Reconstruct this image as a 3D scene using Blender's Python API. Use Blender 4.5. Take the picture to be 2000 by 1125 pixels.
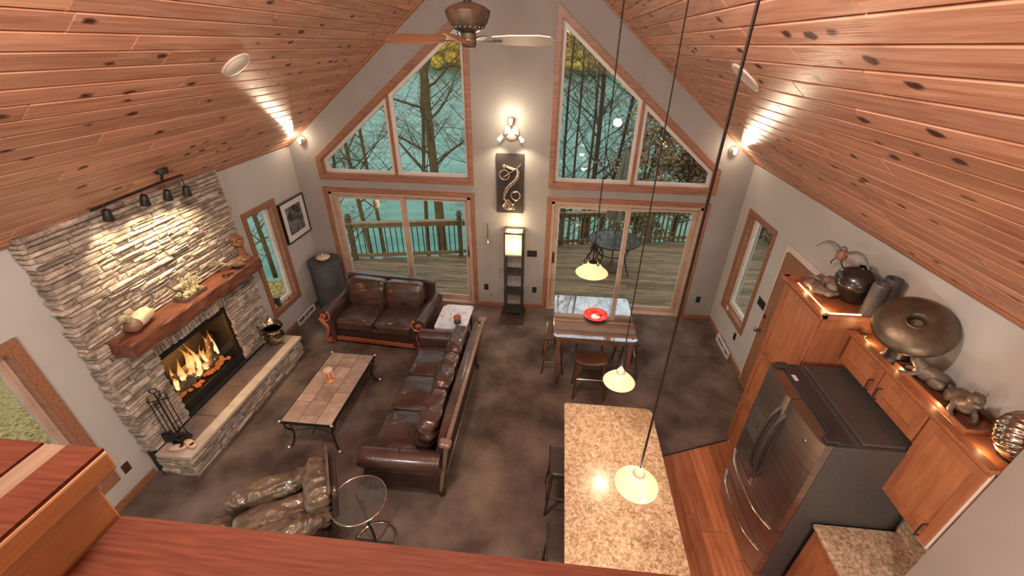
import bpy, math, random
from mathutils import Vector, Matrix, noise
from mathutils.geometry import tessellate_polygon
PI = math.pi
SC = bpy.context.scene
COL = SC.collection
for o in list(bpy.data.objects):
    bpy.data.objects.remove(o)

# ------------------------------------------------------------------ camera, sky, exposure
W = 7.08            # room width
EAVE = 2.737        # height of the ceiling at the side walls
SL = 0.806          # ceiling slope
YB = -8.6           # back of the loft
cam_d = bpy.data.cameras.new('camera')
cam = bpy.data.objects.new('camera', cam_d); COL.objects.link(cam); SC.camera = cam
F_PX, YAW, PIT, ROL, CX, CY = 814.6, 0.08502, 0.53154, 0.01773, 1013.288, 566.261
fw = Vector((-math.sin(YAW)*math.cos(PIT), math.cos(YAW)*math.cos(PIT), -math.sin(PIT)))
rt = Vector((math.cos(YAW), math.sin(YAW), 0)); up_ = rt.cross(fw)
r2 = rt*math.cos(ROL) + up_*math.sin(ROL); u2 = -rt*math.sin(ROL) + up_*math.cos(ROL)
mw = Matrix((( r2.x, u2.x, -fw.x, 4.2243), (r2.y, u2.y, -fw.y, -6.4354), (r2.z, u2.z, -fw.z, 4.1548), (0, 0, 0, 1)))
cam.matrix_world = mw
cam_d.sensor_width = 36; cam_d.lens = F_PX/2000*36
cam_d.shift_x = (1000-CX)/2000; cam_d.shift_y = (CY-562.5)/2000
cam_d.clip_start = 0.02; cam_d.clip_end = 600
SC.view_settings.view_transform = 'Standard'; SC.view_settings.look = 'None'
SC.view_settings.gamma = 1; SC.view_settings.use_curve_mapping = False
SC.view_settings.exposure = 0.55
SC.cycles.max_bounces = 8; SC.cycles.diffuse_bounces = 4; SC.cycles.glossy_bounces = 3
SC.cycles.transmission_bounces = 4; SC.cycles.transparent_max_bounces = 10
SC.cycles.caustics_reflective = False; SC.cycles.caustics_refractive = False
SC.cycles.sample_clamp_indirect = 4.0

world = bpy.data.worlds.new('world'); SC.world = world; world.use_nodes = True
wn = world.node_tree; bg = wn.nodes['Background']
tc = wn.nodes.new('ShaderNodeTexCoord'); nz = wn.nodes.new('ShaderNodeTexNoise'); nz.inputs['Scale'].default_value = 2.2; nz.inputs['Detail'].default_value = 5
cr = wn.nodes.new('ShaderNodeValToRGB'); cr.color_ramp.elements[0].position = .35; cr.color_ramp.elements[1].position = .7
cr.color_ramp.elements[0].color = (.60, .68, .80, 1); cr.color_ramp.elements[1].color = (.86, .87, .88, 1)
wn.links.new(tc.outputs['Generated'], nz.inputs['Vector']); wn.links.new(nz.outputs['Fac'], cr.inputs['Fac']); wn.links.new(cr.outputs['Color'], bg.inputs['Color'])
bg.inputs['Strength'].default_value = 1.1

def lamp(name, kind, loc, power, color, size=.1, target=None, spot=None, blend=.4, shape=None, size_y=None):
    d = bpy.data.lights.new(name, kind); d.energy = power; d.color = color
    if kind == 'AREA':
        d.size = size
        if size_y: d.shape = 'RECTANGLE'; d.size_y = size_y
    else: d.shadow_soft_size = size
    if spot: d.spot_size = math.radians(spot); d.spot_blend = blend
    o = bpy.data.objects.new(name, d); COL.objects.link(o); o.location = loc
    if target is not None:
        o.rotation_euler = (Vector(target)-Vector(loc)).to_track_quat('-Z', 'Y').to_euler()
    return o
WARM = (1, .72, .45); SOFT = (1, .90, .80)
lamp('loft_fill', 'POINT', (3.4, -7.7, 4.7), 62, SOFT, .12)  # unseen fill added in the loft behind the camera
lamp('ridge_fill', 'POINT', (3.54, -4.9, 4.95), 190, SOFT, .16)  # added fill under the ridge, above the view, to brighten the ceiling
lamp('kitchen_fill', 'POINT', (5.9, -6.5, 2.25), 85, SOFT, .12)  # fill added out of view below the loft, kitchen side
lamp('living_fill', 'POINT', (1.9, -6.5, 2.25), 80, SOFT, .12)  # matching added fill below the loft, living-room side, not a fixture
lamp('loft_back_fill', 'POINT', (1.6, -8.2, 3.9), 26, SOFT, .1); lamp('loft_back_fill', 'POINT', (5.4, -8.2, 3.9), 30, SOFT, .1)  # pair of unseen fills added at the back of the loft

# ------------------------------------------------------------------ materials
MATS = {}
def nd(nt, t, **kw):
    n = nt.nodes.new(t)
    for k, v in kw.items(): n.inputs[k].default_value = v
    return n
def pm(name, c1, c2=None, scale=5, rough=.5, metal=0, bump=0, bscale=30, st=(1, 1, 1), detail=4, lo=.3, hi=.7,
       vary=0, island=False, spec=.5, coat=0, emit=None, es=0, bst=None, trans=0, dist=0, alpha=1, sheen=0, wavebump=False):
    m = bpy.data.materials.new(name); m.use_nodes = True; nt = m.node_tree; b = nt.nodes['Principled BSDF']
    b.inputs['Roughness'].default_value = rough; b.inputs['Metallic'].default_value = metal
    b.inputs['Specular IOR Level'].default_value = spec; b.inputs['Coat Weight'].default_value = coat
    b.inputs['Coat Roughness'].default_value = .12
    b.inputs['Transmission Weight'].default_value = trans; b.inputs['Alpha'].default_value = alpha
    if emit: b.inputs['Emission Color'].default_value = (*emit, 1); b.inputs['Emission Strength'].default_value = es
    b.inputs['Base Color'].default_value = (*c1, 1)
    tcn = nt.nodes.new('ShaderNodeTexCoord'); mp = nd(nt, 'ShaderNodeMapping', Scale=st)
    nt.links.new(tcn.outputs['Object'], mp.inputs['Vector'])
    vec = mp.outputs['Vector']
    if vary or island:
        oi = nt.nodes.new('ShaderNodeObjectInfo'); va = nt.nodes.new('ShaderNodeVectorMath'); va.operation = 'ADD'
        ml = nt.nodes.new('ShaderNodeMath'); ml.operation = 'MULTIPLY'; ml.inputs[1].default_value = 37
        nt.links.new(oi.outputs['Random'], ml.inputs[0]); nt.links.new(vec, va.inputs[0]); nt.links.new(ml.outputs[0], va.inputs[1]); vec = va.outputs[0]
    if c2:
        n1 = nd(nt, 'ShaderNodeTexNoise', Scale=scale, Detail=detail, Distortion=dist); nt.links.new(vec, n1.inputs['Vector'])
        rp = nt.nodes.new('ShaderNodeValToRGB'); e = rp.color_ramp.elements
        e[0].position = lo; e[1].position = hi; e[0].color = (*c1, 1); e[1].color = (*c2, 1)
        nt.links.new(n1.outputs['Fac'], rp.inputs['Fac']); out = rp.outputs['Color']
        if vary:
            hs = nt.nodes.new('ShaderNodeHueSaturation')
            mr = nt.nodes.new('ShaderNodeMapRange'); mr.inputs['To Min'].default_value = 1-vary; mr.inputs['To Max'].default_value = 1+vary
            if island:
                g = nt.nodes.new('ShaderNodeNewGeometry'); ad = nt.nodes.new('ShaderNodeMath'); ad.operation = 'ADD'
                nt.links.new(g.outputs['Random Per Island'], ad.inputs[0]); nt.links.new(oi.outputs['Random'], ad.inputs[1])
                fr = nt.nodes.new('ShaderNodeMath'); fr.operation = 'FRACT'; nt.links.new(ad.outputs[0], fr.inputs[0]); src = fr.outputs[0]
            else: src = oi.outputs['Random']
            nt.links.new(src, mr.inputs['Value']); nt.links.new(mr.outputs['Result'], hs.inputs['Value']); nt.links.new(out, hs.inputs['Color']); out = hs.outputs['Color']
        nt.links.new(out, b.inputs['Base Color'])
        m['out'] = 1
    if bump:
        n2 = nd(nt, 'ShaderNodeTexNoise', Scale=bscale, Detail=5)
        if bst:
            mp2 = nd(nt, 'ShaderNodeMapping', Scale=bst); nt.links.new(tcn.outputs['Object'], mp2.inputs['Vector']); nt.links.new(mp2.outputs['Vector'], n2.inputs['Vector'])
        else: nt.links.new(vec, n2.inputs['Vector'])
        bp = nd(nt, 'ShaderNodeBump', Strength=bump, Distance=.02); nt.links.new(n2.outputs['Fac'], bp.inputs['Height']); nt.links.new(bp.outputs['Normal'], b.inputs['Normal'])
    MATS[name] = m; return m
def knotty(name, c1, c2, knot, axis_st, kst, rough=.45, vary=.12, thr=.13):
    """board wood with elongated dark knots"""
    m = pm(name, c1, c2, scale=3.0, st=axis_st, rough=rough, bump=.08, bscale=14, vary=vary, detail=6, dist=.6)
    nt = m.node_tree; b = nt.nodes['Principled BSDF']; src = b.inputs['Base Color'].links[0].from_socket
    tcn = nt.nodes.new('ShaderNodeTexCoord'); mp = nd(nt, 'ShaderNodeMapping', Scale=kst); nt.links.new(tcn.outputs['Object'], mp.inputs['Vector'])
    nzz = nd(nt, 'ShaderNodeTexNoise', Scale=2.0, Detail=2); nt.links.new(mp.outputs['Vector'], nzz.inputs['Vector'])
    mxv = nt.nodes.new('ShaderNodeMix'); mxv.data_type = 'VECTOR'; mxv.inputs['Factor'].default_value = .3
    nt.links.new(mp.outputs['Vector'], mxv.inputs['A']); nt.links.new(nzz.outputs['Color'], mxv.inputs['B'])
    vo = nd(nt, 'ShaderNodeTexVoronoi', Scale=1.0); vo.inputs['Randomness'].default_value = 1; nt.links.new(mxv.outputs['Result'], vo.inputs['Vector'])
    rp = nt.nodes.new('ShaderNodeValToRGB'); e = rp.color_ramp.elements; e[0].position = thr*.62; e[1].position = thr*1.08
    e[0].color = (1, 1, 1, 1); e[1].color = (0, 0, 0, 1); nt.links.new(vo.outputs['Distance'], rp.inputs['Fac'])
    # only some cells carry a knot
    sp = nt.nodes.new('ShaderNodeSeparateColor'); nt.links.new(vo.outputs['Color'], sp.inputs['Color'])
    gt = nt.nodes.new('ShaderNodeMath'); gt.operation = 'GREATER_THAN'; gt.inputs[1].default_value = .55; nt.links.new(sp.outputs['Red'], gt.inputs[0])
    mu = nt.nodes.new('ShaderNodeMath'); mu.operation = 'MULTIPLY'; nt.links.new(gt.outputs[0], mu.inputs[0]); nt.links.new(rp.outputs['Color'], mu.inputs[1])
    mx = nt.nodes.new('ShaderNodeMix'); mx.data_type = 'RGBA'; mx.inputs['B'].default_value = (*knot, 1)
    nt.links.new(mu.outputs[0], mx.inputs['Factor']); nt.links.new(src, mx.inputs['A']); nt.links.new(mx.outputs['Result'], b.inputs['Base Color'])
    return m
M = MATS
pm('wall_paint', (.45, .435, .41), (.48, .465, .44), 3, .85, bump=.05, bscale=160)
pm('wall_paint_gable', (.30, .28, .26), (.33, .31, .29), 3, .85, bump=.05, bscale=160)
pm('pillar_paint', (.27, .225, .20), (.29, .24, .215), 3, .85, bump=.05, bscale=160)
knotty('pine', (.42, .175, .095), (.68, .37, .25), (.075, .016, .009), (11, .55, 11), (13, 6.2, 13), thr=.23, vary=.17)
knotty('pine_trim', (.34, .13, .06), (.44, .19, .10), (.08, .02, .01), (5, .5, 5), (4, 1.8, 4), vary=.05)
pm('oak_x', (.20, .085, .045), (.36, .17, .095), 4, .4, st=(1, 14, 14), bump=.06, bscale=20, bst=(1, 20, 20))
pm('oak_y', (.20, .085, .045), (.36, .17, .095), 4, .4, st=(14, 1, 14), bump=.06, bscale=20, bst=(20, 1, 20))
pm('oak_z', (.20, .085, .045), (.36, .17, .095), 4, .4, st=(14, 14, 1), bump=.06, bscale=20, bst=(20, 20, 1))
pm('oak_light', (.27, .125, .05), (.40, .21, .095), 3, .45, st=(12, 1, 12), bump=.1, bscale=16, bst=(20, 1, 20))
pm('ledge_stripe', (.13, .085, .055), (.20, .14, .095), 3, .6, st=(14, 1, 14))
pm('vinyl', (.42, .29, .215), (.52, .38, .29), 6, .45)
pm('vinyl_white', (.60, .53, .46), (.68, .61, .54), 6, .4)
pm('dark_gap', (.02, .018, .015), rough=.9)
pm('cap_red', (.066, .017, .008), (.112, .032, .016), 6, .7, spec=.15, st=(2, 30, 10), bump=.05, bscale=60)
pm('cherry', (.25, .085, .035), (.36, .13, .058), 3.2, .38, st=(6, 6, 1), bump=.04, bscale=25, coat=.15)
pm('cherry_light', (.29, .10, .038), (.40, .155, .065), 4, .4, st=(6, 6, 1))
pm('door_wood', (.22, .10, .05), (.30, .15, .08), 4, .45, st=(8, 8, 1))
pm('mantel_wood', (.095, .030, .017), (.22, .080, .045), 3, .42, st=(8, 1.2, 8), bump=.2, bscale=12, dist=.8)
pm('carpet', (.085, .062, .053), (.215, .165, .140), 2.1, .95, bump=.5, bscale=220, detail=10, lo=.36, hi=.66, spec=.1)
pm('laminate', (.30, .085, .035), (.47, .18, .085), 3, .3, st=(9, 1, 9), vary=.3, bump=.04, bscale=20, coat=.2)
pm('stone', (.24, .19, .15), (.54, .46, .385), 9, .9, bump=.8, bscale=38, vary=.36, island=True, detail=6, spec=.2)
pm('mortar', (.03, .024, .02), rough=.95)
pm('slate', (.15, .125, .115), (.23, .19, .175), 5, .45, bump=.15, bscale=20, vary=.12)
pm('hearth_cap', (.40, .33, .27), (.56, .48, .41), 7, .6, bump=.2, bscale=25)
pm('leather', (.038, .018, .014), (.085, .044, .034), 3, .27, bump=.22, bscale=60, coat=.45, spec=.5)
pm('leather_dark', (.022, .011, .008), (.042, .021, .016), 3, .33, bump=.14, bscale=90, coat=.2)
pm('leather_grey', (.065, .042, .026), (.17, .115, .07), 6, .28, bump=.8, bscale=22, coat=.6, spec=.6)
pm('carved_wood', (.27, .075, .03), (.42, .14, .06), 5, .35, bump=.1, bscale=20, coat=.3)
pm('rail_wood', (.14, .085, .062), (.24, .155, .115), 6, .35, st=(8, 1, 8), coat=.2)
pm('tile', (.30, .215, .165), (.50, .38, .30), 5, .42, bump=.12, bscale=16, vary=.22, dist=.5)
pm('iron', (.03, .026, .024), (.05, .043, .04), 20, .4, metal=.6)
pm('chrome', (.75, .68, .62), rough=.14, metal=1)
pm('bright_knob', (.85, .78, .70), rough=.25, metal=.7)
pm('brass', (.33, .27, .19), (.50, .42, .31), 7, .22, metal=1, bump=.05, bscale=15)
pm('bronze', (.085, .062, .042), (.19, .145, .10), 6, .42, metal=.75, bump=.1, bscale=30)
pm('black_paint', (.010, .008, .007), (.016, .013, .012), 20, .30)
pm('black_satin', (.028, .026, .025), (.045, .04, .038), 3, .35, bump=.03, bscale=60)
pm('charcoal', (.045, .044, .046), (.07, .068, .07), 6, .6, bump=.08, bscale=60)
pm('marble', (.72, .73, .78), (.60, .63, .71), 6, .10, coat=.4, dist=2)
pm('ceramic_red', (.42, .016, .012), (.58, .03, .02), 3, .12, coat=.6)
pm('ceramic_pale', (.52, .40, .33), (.68, .55, .46), 8, .3, coat=.3)
pm('terracotta', (.30, .10, .045), (.42, .16, .08), 8, .4)
pm('steel', (.34, .31, .29), (.48, .445, .42), 2, .36, metal=1, st=(1, 1, 26), bump=.015, bscale=80)
pm('steel_bright', (.62, .57, .52), rough=.18, metal=1)
pm('fridge_side', (.055, .050, .047), (.075, .068, .062), 40, .42, bump=.05, bscale=200)
pm('granite', (.20, .115, .06), (.56, .40, .275), 30, .30, bump=.05, bscale=60, detail=14, lo=.34, hi=.64, dist=1.2, coat=.25)
pm('stool_wood', (.065, .028, .015), (.12, .053, .03), 5, .3, st=(10, 10, 2), coat=.3)
pm('plate_black', (.018, .017, .016), rough=.4)
pm('plate_brown', (.07, .02, .012), rough=.45)
pm('cord_brown', (.018, .011, .008), rough=.6, spec=.2)
pm('fan_metal', (.10, .07, .05), (.18, .135, .10), 12, .32, metal=.7)
pm('fan_blade', (.10, .045, .025), (.16, .08, .045), 6, .35, st=(2, 12, 12), coat=.2)
pm('fan_blade_light', (.66, .60, .54), (.74, .68, .62), 6, .3, st=(2, 12, 12))
pm('lamp_paper', (.8, .58, .30), rough=.8, emit=(1, .70, .36), es=.55)
pm('shade_glass', (.75, .58, .32), (.62, .45, .22), 6, .35, emit=(1, .74, .38), es=.62)
pm('bulb', (1, .95, .85), rough=.4, emit=(1, .9, .7), es=16)
pm('spot_glow', (1, .95, .85), rough=.4, emit=(1, .84, .58), es=20)
pm('rope_glow', (1, .85, .55), rough=.4, emit=(1, .55, .22), es=2.6)
pm('speaker_grille', (.52, .42, .37), (.60, .50, .45), 200, .6, bump=.3, bscale=400)
pm('speaker_ring', (.72, .60, .52), rough=.5)
pm('deck_wood', (.13, .080, .038), (.38, .25, .135), 3, .75, st=(.8, 9, 9), vary=.28, bump=.25, bscale=14, bst=(1, 14, 14), dist=.5)
pm('rail_deck', (.23, .145, .06), (.40, .275, .13), 4, .7, st=(2, 8, 8), bump=.15, bscale=14)
pm('post_deck', (.12, .07, .03), (.19, .12, .05), 4, .7, st=(8, 8, 2))
pm('bark', (.13, .075, .025), (.26, .165, .065), 6, .9, st=(4, 4, 1), bump=.5, bscale=12, vary=.25)
pm('bark_dark', (.045, .028, .012), (.11, .07, .032), 6, .9, st=(4, 4, 1), bump=.4, bscale=12, vary=.25)
pm('leaf_brown', (.19, .10, .035), (.36, .22, .10), 3, .7, vary=.4, island=True)
pm('leaf_green', (.05, .065, .022), (.13, .13, .05), 3, .7, vary=.4, island=True)
pm('leaf_gold', (.50, .24, .02), (.78, .50, .06), .5, .8, vary=.35, island=True)
pm('leaf_litter', (.10, .05, .008), (.55, .36, .10), 16, .9, bump=1.0, bscale=26, detail=8, lo=.35, hi=.62)
pm('bank', (.07, .10, .05), (.20, .24, .13), 2.5, .9, bump=.6, bscale=8, detail=8)
pm('umbrella_cloth', (.16, .15, .10), (.30, .28, .20), 3, .8, st=(10, 10, 1))
pm('duck_cream', (.60, .50, .34), (.68, .58, .42), 5, .5)
pm('duck_brown', (.16, .085, .05), (.25, .14, .09), 9, .45)
pm('moss', (.30, .26, .14), (.50, .44, .27), 20, .9, bump=.6, bscale=60)
pm('driftwood', (.10, .075, .06), (.24, .19, .155), 9, .6, st=(3, 3, 8), bump=.3, bscale=25)
pm('carving_grey', (.075, .052, .038), (.17, .125, .095), 7, .4, bump=.3, bscale=30)
pm('vase_grey', (.085, .075, .068), (.14, .125, .115), 6, .5)
pm('feather_grey', (.10, .10, .10), (.18, .17, .16), 8, .5)
pm('fist_wood', (.17, .07, .035), (.27, .12, .065), 6, .4, bump=.1, bscale=20)
pm('photo_mat', (.68, .65, .62), rough=.8)
pm('photo_print', (.02, .02, .025), (.30, .30, .31), 5, .3, lo=.42, hi=.72, dist=1.5)
pm('vent_white', (.62, .56, .51), rough=.5)
pm('vent_dark', (.10, .075, .065), rough=.7)
pm('slipper', (.58, .38, .27), (.70, .50, .38), 10, .7)
pm('silver', (.42, .37, .31), (.55, .49, .42), 5, .16, metal=1)
pm('log', (.10, .075, .055), (.26, .21, .16), 6, .9, bump=.6, bscale=14, st=(5, 1, 5))
pm('ember', (.3, .05, .01), (.9, .35, .08), 9, .9, emit=(1, .30, .08), es=.25)
pm('firebox_metal', (.022, .019, .017), (.035, .03, .027), 9, .45, metal=.3)
pm('firebox_brick', (.045, .042, .032), (.075, .07, .055), 9, .8)
pm('chair_dark', (.035, .024, .02), (.055, .04, .033), 8, .4, coat=.1)
pm('dining_frame', (.11, .05, .03), (.17, .08, .05), 5, .3, st=(2, 8, 8), coat=.3)
# table top: dark polished glass over wood
m = pm('dining_glass', (.085, .055, .042), (.12, .08, .06), 4, .04, spec=1.0); m.node_tree.nodes['Principled BSDF'].inputs['IOR'].default_value = 3.4
# water
m = pm('lake_water', (.070, .215, .150), (.17, .345, .255), .16, .38, spec=.18, bump=.35, bscale=.9, st=(.5, 2.2, 1), detail=8, dist=1.0, lo=.38, hi=.66)
# flames: emission that fades with height
def flame_mat():
    m = bpy.data.materials.new('flame'); m.use_nodes = True; nt = m.node_tree; nt.nodes.clear()
    out = nt.nodes.new('ShaderNodeOutputMaterial'); em = nt.nodes.new('ShaderNodeEmission'); tr = nt.nodes.new('ShaderNodeBsdfTransparent'); mx = nt.nodes.new('ShaderNodeMixShader')
    t = nt.nodes.new('ShaderNodeTexCoord'); sp = nt.nodes.new('ShaderNodeSeparateXYZ'); nt.links.new(t.outputs['Generated'], sp.inputs[0])
    rp = nt.nodes.new('ShaderNodeValToRGB'); e = rp.color_ramp.elements; e[0].color = (1, .72, .36, 1); e[1].color = (1, .28, .04, 1); e[0].position = .1; e[1].position = .85
    nt.links.new(sp.outputs['Z'], rp.inputs['Fac']); nt.links.new(rp.outputs['Color'], em.inputs['Color']); em.inputs['Strength'].default_value = 2.0
    lw = nt.nodes.new('ShaderNodeLayerWeight'); lw.inputs['Blend'].default_value = .35
    mr = nt.nodes.new('ShaderNodeMapRange'); mr.inputs['From Min'].default_value = 0; mr.inputs['From Max'].default_value = .8; mr.inputs['To Min'].default_value = .75; mr.inputs['To Max'].default_value = .08
    nt.links.new(lw.outputs['Facing'], mr.inputs['Value'])
    ml = nt.nodes.new('ShaderNodeMath'); ml.operation = 'MULTIPLY'; rr = nt.nodes.new('ShaderNodeMapRange'); rr.inputs['From Max'].default_value = 1; rr.inputs['To Min'].default_value = 1; rr.inputs['To Max'].default_value = .25
    nt.links.new(sp.outputs['Z'], rr.inputs['Value']); nt.links.new(mr.outputs[0], ml.inputs[0]); nt.links.new(rr.outputs[0], ml.inputs[1])
    nt.links.new(ml.outputs[0], mx.inputs['Fac']); nt.links.new(tr.outputs[0], mx.inputs[1]); nt.links.new(em.outputs[0], mx.inputs[2]); nt.links.new(mx.outputs[0], out.inputs['Surface'])
    MATS['flame'] = m
flame_mat()
def glass_mat(name, tint, glossy=.5, body=0.0, bodycol=(.5, .5, .5)):
    m = bpy.data.materials.new(name); m.use_nodes = True; nt = m.node_tree; nt.nodes.clear()
    out = nt.nodes.new('ShaderNodeOutputMaterial'); tr = nd(nt, 'ShaderNodeBsdfTransparent', Color=(*tint, 1)); gl = nd(nt, 'ShaderNodeBsdfGlossy', Roughness=.01)
    fr = nd(nt, 'ShaderNodeFresnel', IOR=1.5); ge = nt.nodes.new('ShaderNodeNewGeometry'); iv = nt.nodes.new('ShaderNodeMath'); iv.operation = 'SUBTRACT'; iv.inputs[0].default_value = 1; nt.links.new(ge.outputs['Backfacing'], iv.inputs[1])
    ff = nt.nodes.new('ShaderNodeMath'); ff.operation = 'MULTIPLY'; nt.links.new(fr.outputs[0], ff.inputs[0]); nt.links.new(iv.outputs[0], ff.inputs[1]); ml = nt.nodes.new('ShaderNodeMath'); ml.operation = 'MULTIPLY'; ml.inputs[1].default_value = glossy
    mx = nt.nodes.new('ShaderNodeMixShader'); nt.links.new(ff.outputs[0], ml.inputs[0]); nt.links.new(ml.outputs[0], mx.inputs['Fac'])
    nt.links.new(tr.outputs[0], mx.inputs[1]); nt.links.new(gl.outputs[0], mx.inputs[2]); last = mx.outputs[0]
    if body:
        df = nd(nt, 'ShaderNodeBsdfDiffuse', Color=(*bodycol, 1)); m2 = nt.nodes.new('ShaderNodeMixShader'); m2.inputs['Fac'].default_value = body
        nt.links.new(last, m2.inputs[1]); nt.links.new(df.outputs[0], m2.inputs[2]); last = m2.outputs[0]
    nt.links.new(last, out.inputs['Surface']); MATS[name] = m
glass_mat('window_glass', (.93, .97, .95), 1.0)
glass_mat('table_glass', (.80, .80, .78), 1.6, .06)
glass_mat('mesh_glass', (.45, .45, .43), 1.0, .35, (.18, .17, .14))
glass_mat('fire_glass', (.86, .84, .80), 1.2)

# ------------------------------------------------------------------ mesh tools
class MB:
    def __init__(s): s.v = []; s.f = []; s.M = Matrix.Identity(4)
    def add(s, vs, fs):
        n = len(s.v); s.v += [tuple(s.M @ Vector(p)) for p in vs]; s.f += [tuple(i+n for i in f) for f in fs]; return s
    def box(s, a, b):
        x0, y0, z0 = a; x1, y1, z1 = b
        return s.add([(x0,y0,z0),(x1,y0,z0),(x1,y1,z0),(x0,y1,z0),(x0,y0,z1),(x1,y0,z1),(x1,y1,z1),(x0,y1,z1)],
                     [(0,3,2,1),(4,5,6,7),(0,1,5,4),(1,2,6,5),(2,3,7,6),(3,0,4,7)])
    def cbox(s, c, d): return s.box([c[i]-d[i]/2 for i in range(3)], [c[i]+d[i]/2 for i in range(3)])
    def prism(s, poly, y0, y1, ax='y'):
        """poly of (a, b) swept along an axis: ax y -> (a, t, b); ax x -> (t, a, b); ax z -> (a, b, t)"""
        n = len(poly)
        def P(a, b, t): return {'y': (a, t, b), 'x': (t, a, b), 'z': (a, b, t)}[ax]
        vs = [P(a, b, y0) for a, b in poly] + [P(a, b, y1) for a, b in poly]
        fs = [tuple(range(n)), tuple(range(2*n-1, n-1, -1))] + [(i, i+n, (i+1) % n+n, (i+1) % n) for i in range(n)]
        return s.add(vs, fs)
    def ring(s, outer, inner, y0, y1, ax='y'):
        n = len(outer)
        def P(a, b, t): return {'y': (a, t, b), 'x': (t, a, b), 'z': (a, b, t)}[ax]
        vs = [P(a, b, t) for pl in (outer, inner) for t in (y0, y1) for a, b in pl]
        fs = []
        for i in range(n):
            j = (i+1) % n
            fs += [(i, j, j+n, i+n), (2*n+i, 3*n+i, 3*n+j, 2*n+j), (i, 2*n+i, 2*n+j, j), (n+i, n+j, 3*n+j, 3*n+i)]
        return s.add(vs, fs)
    def tube(s, pts, r, n=8, cap=True, flat=1.0):
        pts = [Vector(p) for p in pts]; k = len(pts); rs = r if hasattr(r, '__len__') else [r]*k
        vs = []; fs = []; prev = None
        for i, p in enumerate(pts):
            t = (pts[min(i+1, k-1)]-pts[max(i-1, 0)])
            t = t.normalized() if t.length > 1e-9 else Vector((0, 0, 1))
            if prev is None: a = t.orthogonal().normalized()
            else:
                a = prev - t*prev.dot(t); a = a.normalized() if a.length > 1e-6 else t.orthogonal().normalized()
            prev = a; b = t.cross(a)
            for j in range(n):
                an = 2*PI*j/n; vs.append(tuple(p + (a*math.cos(an)+b*math.sin(an)*flat)*rs[i]))
        for i in range(k-1):
            for j in range(n):
                j2 = (j+1) % n; fs.append((i*n+j, i*n+j2, (i+1)*n+j2, (i+1)*n+j))
        if cap: fs += [tuple(range(n-1, -1, -1)), tuple(range((k-1)*n, k*n))]
        return s.add(vs, fs)
    def lathe(s, prof, n=24, c=(0, 0, 0)):
        vs = []; fs = []; k = len(prof)
        for r, z in prof:
            for j in range(n):
                a = 2*PI*j/n; vs.append((c[0]+r*math.cos(a), c[1]+r*math.sin(a), c[2]+z))
        for i in range(k-1):
            for j in range(n):
                j2 = (j+1) % n; fs.append((i*n+j, i*n+j2, (i+1)*n+j2, (i+1)*n+j))
        if prof[0][0] > 1e-4: fs.append(tuple(range(n-1, -1, -1)))
        if prof[-1][0] > 1e-4: fs.append(tuple(range((k-1)*n, k*n)))
        return s.add(vs, fs)
    def ball(s, c, r, n=12, m=8):
        rx, ry, rz = r if hasattr(r, '__len__') else (r, r, r)
        vs = []; fs = []
        for i in range(m+1):
            t = PI*i/m
            for j in range(n):
                a = 2*PI*j/n; vs.append((c[0]+rx*math.sin(t)*math.cos(a), c[1]+ry*math.sin(t)*math.sin(a), c[2]-rz*math.cos(t)))
        for i in range(m):
            for j in range(n):
                j2 = (j+1) % n; fs.append((i*n+j, i*n+j2, (i+1)*n+j2, (i+1)*n+j))
        return s.add(vs, fs)
    def torus(s, c, R, r, n=32, m=8, axis='z', a0=0, a1=2*PI):
        pts = []
        full = abs(a1-a0-2*PI) < 1e-6
        for i in range(n+1):
            a = a0+(a1-a0)*i/n; u, v = R*math.cos(a), R*math.sin(a)
            pts.append({'z': (c[0]+u, c[1]+v, c[2]), 'y': (c[0]+u, c[1], c[2]+v), 'x': (c[0], c[1]+u, c[2]+v)}[axis])
        return s.tube(pts, r, m, cap=not full)
    def cushion(s, c, d, n=10, k=4.0, puff=.0, wr=0.0, seed=0, wf=6.0, dirn=None, pinch=0):
        """soft box: a superellipsoid of size d; puff swells the middle; wr wrinkles"""
        off = Vector((seed*7.3, seed*3.1, seed*1.7)); vs = []; fs = []; idx = {}
        def pt(i, j, l):
            key = (i, j, l)
            if key in idx: return idx[key]
            p = Vector((2*i/n-1, 2*j/n-1, 2*l/n-1)); q = (abs(p.x)**k+abs(p.y)**k+abs(p.z)**k)**(1/k); p = p/q
            w = Vector((p.x*d[0]/2, p.y*d[1]/2, p.z*d[2]/2))
            dm = min(range(3), key=lambda a: d[a]); o1, o2 = [a for a in range(3) if a != dm]
            sw = (1-p[o1]**2)*(1-p[o2]**2); w[dm] += (1 if p[dm] > 0 else -1)*puff*max(sw, 0)*abs(p[dm])
            if wr:
                q2 = Vector((w.x*(dirn[0] if dirn else 1), w.y*(dirn[1] if dirn else 1), w.z*(dirn[2] if dirn else 1)))*wf + off
                w += p.normalized()*wr*(noise.noise(q2)+.5*noise.noise(q2*2.1))
            idx[key] = len(vs); vs.append((c[0]+w.x, c[1]+w.y, c[2]+w.z)); return idx[key]
        for a in range(n):
            for b in range(n):
                fs += [(pt(a,b,0),pt(a,b+1,0),pt(a+1,b+1,0),pt(a+1,b,0)), (pt(a,b,n),pt(a+1,b,n),pt(a+1,b+1,n),pt(a,b+1,n)),
                       (pt(a,0,b),pt(a+1,0,b),pt(a+1,0,b+1),pt(a,0,b+1)), (pt(a,n,b),pt(a,n,b+1),pt(a+1,n,b+1),pt(a+1,n,b)),
                       (pt(0,a,b),pt(0,a,b+1),pt(0,a+1,b+1),pt(0,a+1,b)), (pt(n,a,b),pt(n,a+1,b),pt(n,a+1,b+1),pt(n,a,b+1))]
        return s.add(vs, fs)
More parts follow.
